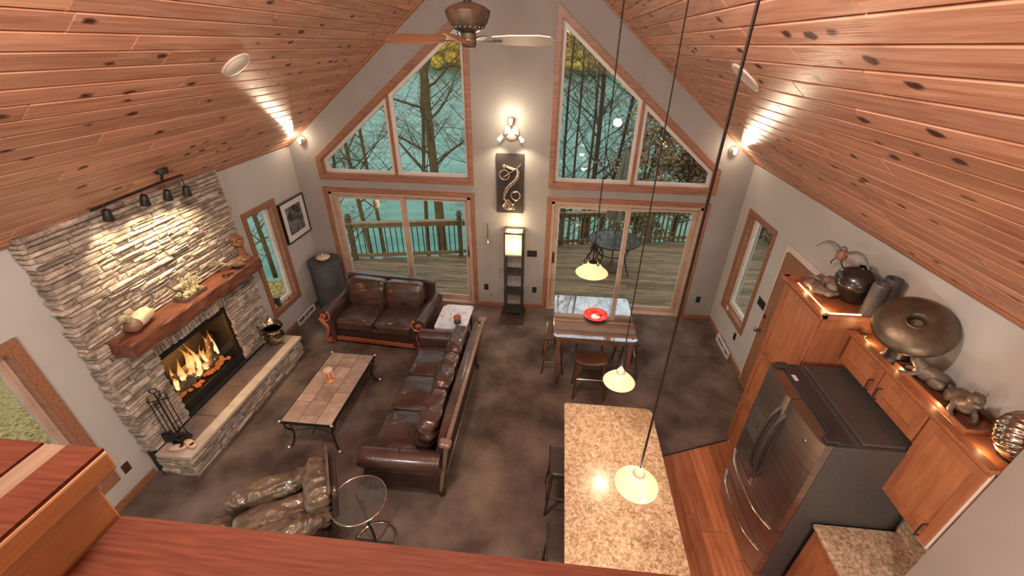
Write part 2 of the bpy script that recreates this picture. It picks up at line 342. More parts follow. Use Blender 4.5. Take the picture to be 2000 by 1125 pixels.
    def build(s, name, m, parent=None, smooth=False, bevel=0, loc=None, auto=None):
        me = bpy.data.meshes.new(name); me.from_pydata(s.v, [], s.f); me.update()
        me.materials.append(MATS[m] if isinstance(m, str) else m)
        if smooth:
            for p in me.polygons: p.use_smooth = True
        o = bpy.data.objects.new(name, me); COL.objects.link(o)
        if parent: o.parent = parent
        if loc: o.location = loc
        if bevel:
            b = o.modifiers.new('bevel', 'BEVEL'); b.width = bevel; b.segments = 2; b.limit_method = 'ANGLE'; b.angle_limit = .6
        if auto or (smooth and auto is not False):
            try: me.set_sharp_from_angle(angle=math.radians(auto or 50))
            except Exception: pass
        return o
def tag(o, label=None, cat=None, group=None, kind=None):
    if label: o['label'] = label
    if cat: o['category'] = cat
    if group: o['group'] = group
    if kind: o['kind'] = kind
    return o
def empty(name, loc=(0, 0, 0), rz=0, label=None, cat=None, group=None, kind=None):
    o = bpy.data.objects.new(name, None); COL.objects.link(o); o.location = loc; o.rotation_euler = (0, 0, rz); o.empty_display_size = .1
    return tag(o, label, cat, group, kind)
def copy_tree(o, parent=None):
    c = o.copy(); COL.objects.link(c); c.parent = parent
    for ch in list(o.children): copy_tree(ch, c)
    return c
def box(name, a, b, m, parent=None, bevel=0): return MB().box(a, b).build(name, m, parent, bevel=bevel)
def inset(poly, d):
    n = len(poly); out = []
    area = sum(poly[i][0]*poly[(i+1) % n][1]-poly[(i+1) % n][0]*poly[i][1] for i in range(n)); sg = 1 if area > 0 else -1
    L = []
    for i in range(n):
        a = Vector(poly[i]); b = Vector(poly[(i+1) % n]); t = (b-a).normalized(); nn = Vector((-t.y, t.x))*sg; L.append((a+nn*d, t))
    for i in range(n):
        p, t = L[i-1]; q, u = L[i]; cr_ = t.x*u.y-t.y*u.x; k = ((q.x-p.x)*u.y-(q.y-p.y)*u.x)/cr_; out.append(tuple(p+t*k))
    return out
def bez(p, n=12):
    """smooth curve through points (Catmull-Rom)"""
    P = [Vector(a) for a in p]; P = [P[0]*2-P[1]]+P+[P[-1]*2-P[-2]]; out = []
    for i in range(1, len(P)-2):
        for k in range(n):
            t = k/n; a, b, c, d = P[i-1:i+3]
            out.append(.5*((2*b)+(c-a)*t+(2*a-5*b+4*c-d)*t*t+(3*b-a-3*c+d)*t**3))
    out.append(P[-2]); return out
def wall(name, outer, holes, t0, t1, ax, m):
    """a wall with openings: polygons in the wall's own plane, thickness t0..t1"""
    loops = [[Vector((a, b, 0)) for a, b in outer]] + [[Vector((a, b, 0)) for a, b in h] for h in holes]
    tris = tessellate_polygon(loops); flat = [p for l in loops for p in l]
    def P(p, t): return (p.x, t, p.y) if ax == 'y' else (t, p.x, p.y)
    n = len(flat); vs = [P(p, t0) for p in flat]+[P(p, t1) for p in flat]
    fs = [tuple(t) for t in tris]+[tuple(i+n for i in reversed(t)) for t in tris]; k = 0
    for l in loops:
        q = len(l); fs += [(k+i, k+(i+1) % q, n+k+(i+1) % q, n+k+i) for i in range(q)]; k += q
    b = MB().add(vs, fs); o = b.build(name, m); tag(o, kind='structure'); return o

# ------------------------------------------------------------------ room shell
def rect(a0, a1, b0, b1): return [(a0, b0), (a1, b0), (a1, b1), (a0, b1)]
RIDGE = EAVE+SL*W/2
WL = [(.406, 2.228), (2.937, 2.228), (2.937, 4.612), (.406, 2.57)]
WR = [(4.108, 2.228), (6.635, 2.228), (6.635, 2.60), (4.108, 4.64)]
DL = rect(.412, 2.939, 0, 2.1); DR = rect(4.104, 6.611, 0, 2.1)
CW = .075
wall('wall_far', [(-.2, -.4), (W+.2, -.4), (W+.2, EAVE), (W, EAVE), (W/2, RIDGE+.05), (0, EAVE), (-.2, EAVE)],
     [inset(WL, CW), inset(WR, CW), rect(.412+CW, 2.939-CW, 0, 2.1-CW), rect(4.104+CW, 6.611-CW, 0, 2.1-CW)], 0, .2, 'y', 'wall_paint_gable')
LW1 = rect(-1.445, -.715, .41, 2.112); LW2 = rect(-5.25, -4.15, .30, 2.085); RW = rect(-1.19, -.30, .505, 2.15)
wall('wall_left', [(YB, -.2), (0, -.2), (0, EAVE), (YB, EAVE)], [inset(LW1, .07), inset(LW2, .08), rect(-3.35, -2.31, .345, 1.235)], 0, -.2, 'x', 'wall_paint')
wall('wall_right', [(YB, -.2), (0, -.2), (0, EAVE), (YB, EAVE)], [inset(RW, .065)], W, W+.2, 'x', 'wall_paint')
b = MB().prism([(-.2, -.2), (W+.2, -.2), (W+.2, EAVE), (W/2, RIDGE+.05), (-.2, EAVE)], YB-.15, YB); tag(b.build('wall_back', 'wall_paint'), kind='structure')
fl = tag(box('floor', (-.2, YB, -.15), (W+.2, .2, 0), 'carpet'), kind='structure')
# laminate boards of the kitchen floor, laid on the slab; its edge runs at a slant to the pantry
random.seed(11)
def trans_y(x): return -3.04+(x-5.70)*(.301/.78)
x = 5.0
while x < 6.95:
    wdt = .125; yt = min(trans_y(x), trans_y(x+wdt)) - .0; y = trans_y(x+wdt/2); first = True
    y = max(trans_y(x), trans_y(x+wdt)) if False else y
    while y > -6.6:
        ln = random.uniform(.7, 1.3); y2 = max(y-ln, -6.6)
        ya, yb_ = (trans_y(x), trans_y(x+wdt-.003)) if first else (y, y)
        MB().add([(x, y2+.003, 0), (x+wdt-.003, y2+.003, 0), (x+wdt-.003, yb_, 0), (x, ya, 0), (x, y2+.003, .010), (x+wdt-.003, y2+.003, .010), (x+wdt-.003, yb_, .010), (x, ya, .010)],
                 [(0,3,2,1),(4,5,6,7),(0,1,5,4),(1,2,6,5),(2,3,7,6),(3,0,4,7)]).build('plank', 'laminate', fl)
        y = y2; first = False
    x += wdt
b = MB(); b.tube([(4.9, trans_y(4.9)+.005, .008), (6.5, trans_y(6.5)+.005, .008)], .012, 6); tag(b.build('trim_1', 'black_satin'), kind='structure')

# sloped ceilings of individual pine boards
def slope_matrix(side):
    ang = math.atan(SL)
    if side == 'L': ex = Vector((math.cos(ang), 0, math.sin(ang))); nn = Vector((math.sin(ang), 0, -math.cos(ang))); o = Vector((0, 0, EAVE))
    else: ex = Vector((-math.cos(ang), 0, math.sin(ang))); nn = Vector((-math.sin(ang), 0, -math.cos(ang))); o = Vector((W, 0, EAVE))
    return Matrix(((ex.x, 0, nn.x, o.x), (0, 1, 0, 0), (ex.z, 0, nn.z, o.z), (0, 0, 0, 1)))
LEN = (W/2)*math.sqrt(1+SL*SL)
random.seed(4)
for side in 'LR':
    SM = slope_matrix(side)
    b = MB(); b.M = SM; b.box((-.3, YB, -.20), (LEN+.02, .2, -.014)); cl = tag(b.build('ceiling', 'pine'), kind='structure')
    pitch = .1345; s = 0
    while s < LEN-.02:
        s1 = min(s+pitch-.004, LEN); y = -.0 - random.uniform(0.2, 2.4); ys = [0]
        while y > -6.55: ys.append(y); y -= random.uniform(1.5, 2.9)
        ys.append(-6.55)
        for a, c in zip(ys[:-1], ys[1:]):
            g = .002; ch = .008
            b = MB(); b.M = SM
            b.add([(s, c+g, -.014), (s1, c+g, -.014), (s1, a-g, -.014), (s, a-g, -.014), (s, c+g, -.006), (s1, c+g, -.006), (s1, a-g, -.006), (s, a-g, -.006),
                   (s+ch, c+g+.004, 0), (s1-ch, c+g+.004, 0), (s1-ch, a-g-.004, 0), (s+ch, a-g-.004, 0)],
                  [(0,3,2,1), (0,1,5,4), (1,2,6,5), (2,3,7,6), (3,0,4,7), (4,5,9,8), (5,6,10,9), (6,7,11,10), (7,4,8,11), (8,9,10,11)])
            b.build('plank', 'pine', cl)
        s += pitch
    b = MB(); b.M = SM; b.box((.0, YB, -.008), (LEN, -6.56, 0)); b.build('boarding', 'pine', cl)
    n0 = 2 if side == 'L' else 4
    b = MB(); b.M = SM; b.box((0, -.09, .001), (LEN-.01, -.001, .02)); tag(b.build('trim_%d' % n0, 'pine_trim', bevel=.004), kind='structure')
    b = MB(); b.M = SM; b.box((0.012, -6.5, .001), (.08, -.09, .016)); tag(b.build('trim_%d' % (n0+1), 'pine_trim', bevel=.004), kind='structure')

# baseboards
def bb(name, a, b_): tag(box(name, a, b_, 'oak_x', bevel=.003), kind='structure')
bb('baseboard_far', (2.945, -.018, 0), (4.10, -.001, .075)); bb('baseboard_far_corner', (6.615, -.018, 0), (W-.018, -.001, .075)); bb('baseboard_far_left', (.018, -.018, 0), (.405, -.001, .075))
bb('baseboard_left', (.001, -1.70, 0), (.018, -.001, .075)); bb('baseboard_left_near', (.001, -6.0, 0), (.018, -3.86, .085))
bb('baseboard_right', (W-.018, -1.5, 0), (W-.001, -.001, .075))

# ------------------------------------------------------------------ windows and sliding doors
def window_unit(name, poly, ax, wallpos, inward, splits, casing=.07, depth=.12, mats=('oak_x', 'vinyl_white'), sashw=.05, apron=False):
    """casing on the room face, jamb through the wall, white sash set back, one pane per light"""
    root = empty(name, kind='structure'); sg = inward        # sg: +1 if the room is towards + along the axis
    t = lambda d: wallpos + sg*d
    inner = inset(poly, casing)
    MB().ring(poly, inner, t(.022), t(.001), ax).build('casing', mats[0], root, bevel=.004)
    MB().ring(inner, inset(inner, .014), t(.012), t(-.17), ax).build('jamb', mats[0] if mats[0] == 'oak_x' else 'oak_light', root)
    j = inset(inner, .0145)
    lights = []
    cuts = sorted(splits)
    def clip(pl, a, keep_less):
        out = []
        for i in range(len(pl)):
            p, q = pl[i], pl[(i+1) % len(pl)]; ip = (p[0] <= a) if keep_less else (p[0] >= a); iq = (q[0] <= a) if keep_less else (q[0] >= a)
            if ip: out.append(p)
            if ip != iq: k = (a-p[0])/(q[0]-p[0]); out.append((a, p[1]+(q[1]-p[1])*k))
        return out
    rest = j
    for c in cuts:
        lights.append(clip(rest, c-.022, True))
        MB().prism(clip(clip(rest, c-.022, False), c+.022, True), t(-.05), t(-.15), ax).build('mullion', 'oak_z' if mats[1] != 'vinyl' else 'vinyl', root)
        rest = clip(rest, c+.022, False)
    lights.append(rest)
    for pl in lights:
        k = inset(pl, sashw)
        sa = MB().ring(inset(pl, .002), k, t(-.085), t(-.135), ax).build('sash', mats[1], root, bevel=.004)
        MB().ring(inset(pl, .001), inset(pl, sashw*.45), t(-.07), t(-.084), ax).build('glazing_stop', mats[1], sa)
        MB().prism(k, t(-.108), t(-.114), ax).build('pane', 'window_glass', sa)
    return root
window_unit('window_1', WL, 'y', 0, -1, [1.675], CW)
window_unit('window_2', WR, 'y', 0, -1, [5.385], CW)
w3 = window_unit('window_3', LW1, 'x', 0, 1, [], .07, mats=('oak_x', 'vinyl_white'), sashw=.045)
w4 = window_unit('window_4', LW2, 'x', 0, 1, [], .08, mats=('oak_x', 'vinyl'), sashw=.06)
w5 = window_unit('window_5', RW, 'x', W, -1, [], .065, mats=('oak_x', 'vinyl_white'), sashw=.05)
b = MB(); b.tube([(W-.0, -.55, .60), (W-.03, -.56, .625), (W-.05, -.64, .615)], .009, 6).ball((W-.05, -.65, .613), .014, 8, 6); b.build('crank_handle', 'vinyl_white', w5, smooth=True)
def slider(name, D, x_div, handle_x):
    root = empty(name, kind='structure'); x0, x1, z1 = D[0][0], D[1][0], D[2][1]
    b = MB()
    b.box((x0, -.022, 0), (x0+CW, -.001, z1)).box((x1-CW, -.022, 0), (x1, -.001, z1)); b.build('casing', 'oak_z', root, bevel=.004)
    MB().box((x0, -.024, z1-CW), (x1, -.001, z1)).build('head_casing', 'oak_x', root, bevel=.004)
    a0, a1, zt = x0+CW, x1-CW, z1-CW
    b = MB(); b.box((a0, 0, 0), (a0+.05, .2, zt)).box((a1-.05, 0, 0), (a1, .2, zt)).box((a0, 0, zt-.045), (a1, .2, zt)); b.build('frame', 'vinyl', root)
    MB().box((a0, -.01, 0.001), (a1, .2, .035)).build('threshold', 'vinyl', root, bevel=.004)
    for k, (p, q, yy) in enumerate(((a0+.05, x_div+.035, .05), (x_div-.035, a1-.05, .105))):
        o_ = rect(p, q, .036, zt-.046); i_ = inset(o_, .068)
        f = MB().ring(o_, i_, yy, yy+.045).build('door_panel', 'vinyl', root, bevel=.004)
        MB().prism(i_, yy+.018, yy+.025).build('pane', 'window_glass', f)
        MB().ring(i_, inset(i_, .012), yy-.003, yy+.01).build('glazing_stop', 'vinyl_white', f)
        if (handle_x < x_div) == (k == 0):
            MB().box((handle_x-.018, yy-.03, .92), (handle_x+.018, yy-.001, 1.13)).build('handle', 'brass', f, bevel=.006)
    return root
slider('door_1', DL, 1.71, 2.78); slider('door_2', DR, 5.41, 4.255)

# loft: slab, knee wall with red-brown cap, side wall cap in the near left corner
tag(box('loft_floor', (.0, YB, 2.40), (W, -6.13, 2.60), 'wall_paint'), kind='structure')
tag(box('wall_loft', (3.54, -6.235, 2.60), (6.6, -6.12, 3.46), 'wall_paint'), kind='structure')
lr = empty('loft_railing', (3.57, -6.10, 3.46), label='red-brown wooden cap board on the loft half wall along the bottom of the view', cat='railing')
MB().box((-.01, -.30, 0), (3.0, .0, .036)).build('cap_board', 'cap_red', lr, bevel=.008)
MB().box((.0, -.018, -.05), (3.0, -.010, 0)).build('moulding', 'cap_red', lr, bevel=.003)
lp = empty('loft_side_ledge', (2.6, -6.08, 3.62), label='wide red-brown ledge with pale oak edge in the near left corner', cat='ledge')
MB().box((-.6, -.9, -.04), (.975, .005, -.002)).build('edge_board', 'oak_light', lp, bevel=.004)
for (a0, a1, mm) in ((-.6, .873, 'cap_red'), (.875, .912, 'ledge_stripe'), (.914, .972, 'cap_red')):  # narrow grey-brown stripe between two red-brown widths
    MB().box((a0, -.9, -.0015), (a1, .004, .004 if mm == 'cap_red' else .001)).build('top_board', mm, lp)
MB().box((.0, -.9, -1.02), (.955, -.018, -.041)).build('side_panel', 'oak_light', lp, bevel=.004)
# stub wall at the end of the wall cabinets
tag(box('wall_kitchen', (6.775, YB+.01, 0.0), (W-.001, -4.712, 2.96), 'pillar_paint'), kind='structure')

# door in the right wall behind the pantry
d3 = empty('door_3', kind='structure')
MB().box((W-.022, -1.60, 0), (W-.001, -1.53, 2.13)).box((W-.022, -2.69, 2.06), (W-.001, -1.60, 2.13)).build('casing', 'vinyl_white', d3, bevel=.003)
dp = MB().box((W-.05, -2.6, .01), (W-.024, -1.605, 2.055)).build('door_leaf', 'door_wood', d3)
MB().box((W-.056, -2.5, .2), (W-.0505, -1.75, .95)).box((W-.056, -2.5, 1.1), (W-.0505, -1.75, 1.9)).build('panel', 'door_wood', dp, bevel=.004)
b = MB(); b.M = Matrix.Translation((W-.051, -1.66, .95)) @ Matrix.Rotation(-PI/2, 4, 'Y'); b.lathe([(.028, 0), (.028, .008), (.012, .012), (.012, .035), (.027, .045), (.030, .06), (.02, .072), (0, .075)], 16); b.build('door_knob', 'brass', dp, smooth=True)
b = MB(); b.M = Matrix.Translation((W-.051, -1.66, 1.17)) @ Matrix.Rotation(-PI/2, 4, 'Y'); b.lathe([(.027, 0), (.027, .012), (.018, .02), (0, .022)], 14); b.build('deadbolt', 'black_satin', dp, smooth=True)

# ------------------------------------------------------------------ stonework
def stone_mesh(mb, y0, y1, z0, z1, x0, rnd, face='x', depth=.03):
    """one split-faced stone; face x looks into the room from the left wall, face y looks towards the camera"""
    nu, nv = 3, 2; base = rnd.uniform(.0, depth); ch = .004; vs = []; 
    tilt = rnd.uniform(-.006, .006)
    def P(a, b, d): return (x0+d, a, b) if face == 'x' else (a, x0-d, b)
    back = [P(y0, z0, -.01), P(y1, z0, -.01), P(y1, z1, -.01), P(y0, z1, -.01)]
    for j in range(nv+1):
        for i in range(nu+1):
            u = i/nu; v = j/nv; e = (i in (0, nu)) or (j in (0, nv))
            a = y0+(y1-y0)*u; c = z0+(z1-z0)*v
            if not e: a += rnd.uniform(-.01, .01)
            else:
                a += (ch if i == 0 else -ch if i == nu else rnd.uniform(-.01, .01)); c += (ch if j == 0 else -ch if j == nv else 0)*rnd.uniform(.6, 1.6)
            vs.append(P(a, c, .012+base+(rnd.uniform(-.004, .004) if e else rnd.uniform(.002, .012))+tilt*(v-.5)*2))
    k = 4; fs = []; g = lambda i, j: k+j*(nu+1)+i
    for j in range(nv):
        for i in range(nu): fs.append((g(i, j), g(i+1, j), g(i+1, j+1), g(i, j+1)))
    fs.append((0, 1)+tuple(g(i, 0) for i in range(nu, -1, -1))); fs.append((2, 3)+tuple(g(i, nv) for i in range(nu+1)))
    fs.append((1, 2)+tuple(g(nu, j) for j in range(nv, -1, -1))); fs.append((3, 0)+tuple(g(0, j) for j in range(nv+1)))
    mb.add(back+vs, fs)
camp = Vector((4.22, -6.43, 4.15))
def lay(parent, jobs, x0, rnd, limit=300, depth=.036):
    """jobs: (y0, y1, z0, z1, face)"""
    pos = lambda q: Vector((x0, (q[0]+q[1])/2, (q[2]+q[3])/2)) if q[4] == 'x' else Vector(((q[0]+q[1])/2, q[5], (q[2]+q[3])/2))
    jobs = sorted(jobs, key=lambda q: -(q[1]-q[0])*(q[3]-q[2])/(pos(q)-camp).length_squared)
    rest = MB()
    for i, q in enumerate(jobs):
        b = MB() if i < limit else rest
        stone_mesh(b, q[0], q[1], q[2], q[3], x0 if q[4] == 'x' else q[5], rnd, q[4], depth)
        if i < limit: b.build('stone', 'stone', parent)
    if len(jobs) > limit: tag(rest.build('small_stones', 'stone', parent), kind='stuff')
rnd = random.Random(21)
CY0, CY1, CX1 = -3.83, -1.715, .10
OY0, OY1, OZ0, OZ1 = -3.35, -2.31, .345, 1.235
ch = empty('stone_chimney', (0, (CY0+CY1)/2, 0), label='tall chimney breast of stacked ledge stone with a firebox, against left wall', cat='fireplace')
CO = (0, -(CY0+CY1)/2, 0)
def child_off(o, root):           # keep world coordinates for children of a moved root
    o.location = tuple(-root.location[i] for i in range(3)); return o
core = MB(); zt = EAVE+SL*.09
core.box((.001, CY0+.01, 0), (CX1-.002, OY0, zt-.012)).box((.001, OY1, 0), (CX1-.002, CY1-.01, zt-.012)).box((.001, OY0, OZ1), (CX1-.002, OY1, zt-.012)).box((.001, OY0, 0), (CX1-.002, OY1, OZ0-.005))
child_off(core.build('backing', 'mortar', ch), ch)
jobs = []; z = 0.34
while z < zt-.03:
    h = rnd.uniform(.030, .066); z1 = min(z+h, zt+.01)
    segs = [(CY0, CY1)]
    if z < OZ1+.12 and z1 > OZ0: segs = [(CY0, OY0), (OY1, CY1)]
    for (a, c) in segs:
        y = a+rnd.uniform(-.012, .01)
        while y < c-.02:
            l = rnd.uniform(.08, .30) if h > .045 else rnd.uniform(.10, .42)
            if c-(y+l) < .09: l = c-y+rnd.uniform(-.012, .012)
            y1 = y+l
            if h > .055 and rnd.random() < .35 and l > .14:
                jobs += [(y, y1-.003, z, z+h*.5-.003, 'x'), (y, y1-.003, z+h*.5, z1-.003, 'x')]
            else: jobs.append((y, y1-.003, z, z1-.003, 'x'))
            y = y1
    jobs.append((.002, CX1+.005+rnd.uniform(0, .02), z, z1-.003, 'y', CY0+.005))
    z = z1
y = OY0+.0                                                     # soldier course above the firebox
while y < OY1-.02:
    l = rnd.uniform(.03, .06); jobs.append((y, min(y+l-.004, OY1), OZ1+.004, OZ1+.116, 'x')); y += l
a = len(bpy.data.objects); lay(ch, jobs, CX1, rnd, 300)
for o in list(ch.children): 
    if o.name.startswith(('stone', 'small')): child_off(o, ch)
# firebox insert with glass, logs and flames
fb = MB(); fb.box((-.42, OY0, OZ0), (-.40, OY1, OZ1)).box((-.40, OY0, OZ0), (.06, OY0+.02, OZ1)).box((-.40, OY1-.02, OZ0), (.06, OY1, OZ1)).box((-.40, OY0+.02, OZ1-.03), (.06, OY1-.02, OZ1)).box((-.40, OY0+.02, OZ0), (.06, OY1-.02, OZ0+.03))
child_off(fb.build('firebox', 'firebox_metal', ch), ch); fbo = ch.children[-1] if False else [o for o in ch.children if o.name.startswith('firebox')][0]
def fbchild(o): o.parent = fbo; o.location = (0, 0, 0); return o
b = MB(); b.box((-.395, OY0+.03, OZ0+.03), (-.375, OY1-.03, OZ1-.03)); fbchild(b.build('fire_brick', 'firebox_brick'))
b = MB(); b.ring(rect(OY0, OY1, OZ0, OZ1), rect(OY0+.035, OY1-.035, OZ0+.13, OZ1-.10), .055, .075, 'x'); b.box((.076, OY0+.05, OZ0+.02), (.082, OY1-.05, OZ0+.10)); fbchild(b.build('frame', 'firebox_metal', bevel=.003))
for k in range(3):
    b = MB(); b.box((.078, OY0+.05, OZ1-.085+k*.026), (.088, OY1-.05, OZ1-.072+k*.026)); fbchild(b.build('louvre', 'iron', bevel=.002))
b = MB(); b.box((.0825, OY0+.06, OZ0+.035), (.092, OY1-.06, OZ0+.05)).box((.0825, OY0+.06, OZ0+.07), (.092, OY1-.06, OZ0+.085)); fbchild(b.build('grille_bar', 'iron', bevel=.002))
b = MB(); b.box((.060, OY0+.03, OZ0+.13), (.065, OY1-.03, OZ1-.10)); fbchild(b.build('glass', 'fire_glass'))
def log(y0, y1, x0, x1, z0, z1, r, sd):
    rr = random.Random(sd); n = 9; pts = [(x0+(x1-x0)*i/n+rr.uniform(-.008, .008), y0+(y1-y0)*i/n, z0+(z1-z0)*i/n+rr.uniform(-.008, .008)) for i in range(n+1)]
    b = MB(); b.tube(pts, [r*rr.uniform(.85, 1.15) for _ in pts], 9); child_off(b.build('log', 'log', ch, smooth=True), ch)
log(-3.15, -2.52, -.10, -.12, .54, .54, .055, 1); log(-3.05, -2.45, -.24, -.22, .55, .55, .055, 2)
log(-3.02, -2.70, -.02, -.26, .62, .64, .045, 3); log(-2.75, -2.40, .0, -.20, .57, .80, .045, 4); log(-3.1, -2.6, -.16, -.18, .66, .66, .04, 5)
b = MB()
for k in range(90):
    b.cushion((random.uniform(-.3, .0), random.uniform(-3.2, -2.45), .46+random.uniform(0, .02)), (.05, .05, .035), 3, 2.5, wr=.012, seed=k, wf=30)
tag(child_off(b.build('embers', 'ember', ch), ch), kind='stuff')
rf = random.Random(8)
for (y, x, h, w) in ((-3.02, -.10, .34, .10), (-2.88, -.13, .40, .11), (-2.76, -.16, .28, .10), (-2.94, -.05, .22, .07), (-2.65, -.12, .20, .07), (-2.52, -.15, .34, .08), (-2.44, -.18, .26, .07), (-3.12, -.12, .20, .07), (-2.82, -.08, .46, .06), (-3.06, -.18, .26, .07), (-2.98, -.03, .28, .05), (-2.72, -.05, .32, .05), (-2.60, -.08, .24, .05), (-2.90, -.02, .15, .09), (-3.0, -.08, .13, .10), (-2.78, -.04, .13, .09), (-2.48, -.10, .40, .05), (-3.16, -.08, .14, .06)):
    n = 10; pts = []; rs = []
    for i in range(n+1):
        t = i/n; pts.append((x+.015*math.sin(5*t+y*9), y+.035*math.sin(4.5*t+y*20)*t, .56+h*t)); rs.append(max(.002, w*.5*(math.sin(PI*min(1, t*.9+.12))**.8)*(1-t*.75)))
    b = MB(); b.tube(pts, rs, 8, flat=.5); child_off(b.build('flame', 'flame', ch, smooth=True), ch)
lamp('fire_glow', 'POINT', (-.10, -2.8, .80), 9, (1, .45, .15), .12)

# hearth
he = empty('raised_hearth', (.26, -2.79, 0), label='long raised stone hearth with grey slate top and pale cap edge, below the firebox', cat='hearth')
HX = .505; HZ = .285
child_off(box('hearth_core', (.012, -3.83, .001), (HX, -1.74, HZ), 'mortar', he), he)
jobs = []; z = .004
while z < HZ-.02:
    h = rnd.uniform(.038, .062); z1 = min(z+h, HZ)
    if HZ-z1 < .02: z1 = HZ
    y = -3.86
    while y < -1.74:
        l = rnd.uniform(.10, .38); y1 = min(y+l, -1.72)
        if -1.72-y1 < .06: y1 = -1.72
        jobs.append((y, y1-.003, z, z1-.003, 'x')); y = y1
    xx = .12
    while xx < HX-.05:
        l = rnd.uniform(.12, .3); x1 = min(xx+l, HX+.015); jobs.append((xx, x1-.003, z, z1-.003, 'y', -3.835)); xx = x1
    z = z1
lay(he, jobs, HX, rnd, 300, .022)
for o in list(he.children):
    if o.name.startswith('stone'): child_off(o, he)
ys = [-3.865, -3.13, -2.43, -1.705]
for a, c in zip(ys[:-1], ys[1:]): child_off(MB().box((HX-.085, a+.0015, HZ), (HX+.045, c-.0015, HZ+.045)).build('cap_stone', 'hearth_cap', he, bevel=.006), he)
child_off(MB().box((.14, -3.865, HZ), (HX-.088, -3.70, HZ+.045)).build('cap_stone', 'hearth_cap', he, bevel=.006), he)
child_off(MB().box((.14, -1.87, HZ), (HX-.088, -1.705, HZ+.045)).build('cap_stone', 'hearth_cap', he, bevel=.006), he)
ys = [-3.697, -3.30, -2.80, -2.30, -1.873]
for a, c in zip(ys[:-1], ys[1:]): child_off(MB().box((.14, a+.003, HZ), (HX-.091, c-.003, HZ+.043)).build('slate_slab', 'slate', he, bevel=.003), he)

# mantel beam
mt = empty('mantel_beam', (.2, -2.72, 1.54), label='thick reddish-brown timber mantel across the stone chimney', cat='mantel')
b = MB(); n = 22
vs = []; fs = []
rr = random.Random(5)
for i in range(n+1):
    y = -3.70+(1.915)*i/n; j = lambda s=.006: rr.uniform(-s, s)
    vs += [(.105, y, 1.525), (.37+j(), y, 1.525+j()), (.375+j(), y, 1.545+j()), (.375+j(), y, 1.66+j()), (.362+j(.003), y, 1.678), (.105, y, 1.678)]
for i in range(n):
    for k in range(6): fs.append((i*6+k, i*6+(k+1) % 6, (i+1)*6+(k+1) % 6, (i+1)*6+k))
fs += [(5, 4, 3, 2, 1, 0), tuple(n*6+k for k in range(6))]
b.add(vs, fs); child_off(b.build('beam', 'mantel_wood', mt), mt)

# ---- items on the mantel (top z = 1.678)
ZM = 1.679
dk = empty('duck_decoy', (.20, -3.40, ZM), .3, 'carved duck decoy with cream wing and brown breast near left end of mantel', 'decoy')
b = MB(); b.M = Matrix.Rotation(.0, 4, 'Z'); b.cushion((0, .03, .075), (.15, .30, .13), 10, 2.3); 
for i, v in enumerate(b.v):
    t = (v[1]+.12)/.3; b.v[i] = (v[0]*(1-.35*max(0, t-.5)), v[1], v[2]+.05*max(0, t-.55))
b.build('body', 'duck_cream', dk, smooth=True)
b = MB(); b.cushion((0, -.09, .072), (.145, .13, .135), 8, 2.2); b.build('breast', 'duck_brown', dk, smooth=True)
b = MB(); b.tube(bez([(0, -.09, .12), (-.005, -.10, .155), (-.012, -.125, .18)]), .034, 9); b.ball((-.014, -.14, .185), (.035, .048, .034)); b.build('head', 'moss', dk, smooth=True)
b = MB(); b.cushion((-.014, -.20, .178), (.035, .06, .014), 5, 3); b.build('bill', 'duck_brown', dk, smooth=True)
for s in (-1, 1):
    b = MB(); b.cushion((s*.062, .06, .085), (.03, .21, .085), 8, 2.3); b.build('wing', 'duck_cream', dk, smooth=True)
    b = MB(); b.ball((-.014+s*.033, -.155, .195), .005, 6, 4); b.build('eye', 'black_satin', dk)
ty = empty('planter_tray', (.235, -2.80, ZM), 0, 'shallow wooden tray with driftwood branch and dried moss on the mantel', 'planter')
b = MB(); b.ring(rect(-.085, .085, -.15, .15), rect(-.072, .072, -.137, .137), 0, .05, 'z'); b.box((-.072, -.137, 0), (.072, .137, .012)); b.build('tray', 'carving_grey', ty, bevel=.003)
b = MB(); rr = random.Random(3)
for k in range(40): b.cushion((rr.uniform(-.06, .06), rr.uniform(-.12, .12), .035+rr.uniform(0, .03)), (.04, .045, .035), 3, 2.5, wr=.01, seed=k)
tag(b.build('moss', 'moss', ty), kind='stuff')
b = MB(); b.tube(bez([(-.0, -.05, .05), (-.02, -.08, .10), (-.0, -.14, .14), (-.03, -.17, .20), (-.01, -.22, .25)]), [.012]*8+[.010]*20+[.006]*21, 6)
b.tube(bez([(0, -.15, .15), (.02, -.19, .16), (.01, -.23, .15)]), .005, 5); b.build('branch', 'bark_dark', ty, smooth=True)
b = MB()
for k in range(26):
    a = rr.uniform(0, 6.28); l = rr.uniform(.08, .20); y0 = rr.uniform(0, .1)
    b.tube(bez([(0, y0, .04), (.03*math.cos(a), y0+.04*math.sin(a), .04+l*.6), (.07*math.cos(a), y0+.08*math.sin(a), .04+l)], 4), .003, 4)
    b.cushion((.07*math.cos(a), y0+.08*math.sin(a), .04+l), (.018, .018, .014), 2, 2.5)
tag(b.build('dried_twigs', 'moss', ty), kind='stuff')
bd = empty('dried_bird_ornament', (.25, -2.18, ZM), -.3, 'grey bird-like ornament with pale twigs beside the carved fist', 'ornament')
b = MB(); b.cushion((0, .05, .07), (.07, .16, .07), 8, 2.3, wr=.008); b.tube(bez([(0, .12, .08), (.02, .18, .11), (.05, .24, .10)]), [.02]*12+[.004]*13, 6); b.build('body', 'duck_brown', bd, smooth=True)
b = MB(); b.add([(.0, .0, .06), (.10, .02, .05), (.12, .14, .04), (.01, .12, .07), (.005, .0, .075), (.10, .02, .062), (.12, .14, .052), (.01, .12, .085)], [(0,3,2,1),(4,5,6,7),(0,1,5,4),(1,2,6,5),(2,3,7,6),(3,0,4,7)]); b.build('wing', 'carving_grey', bd)
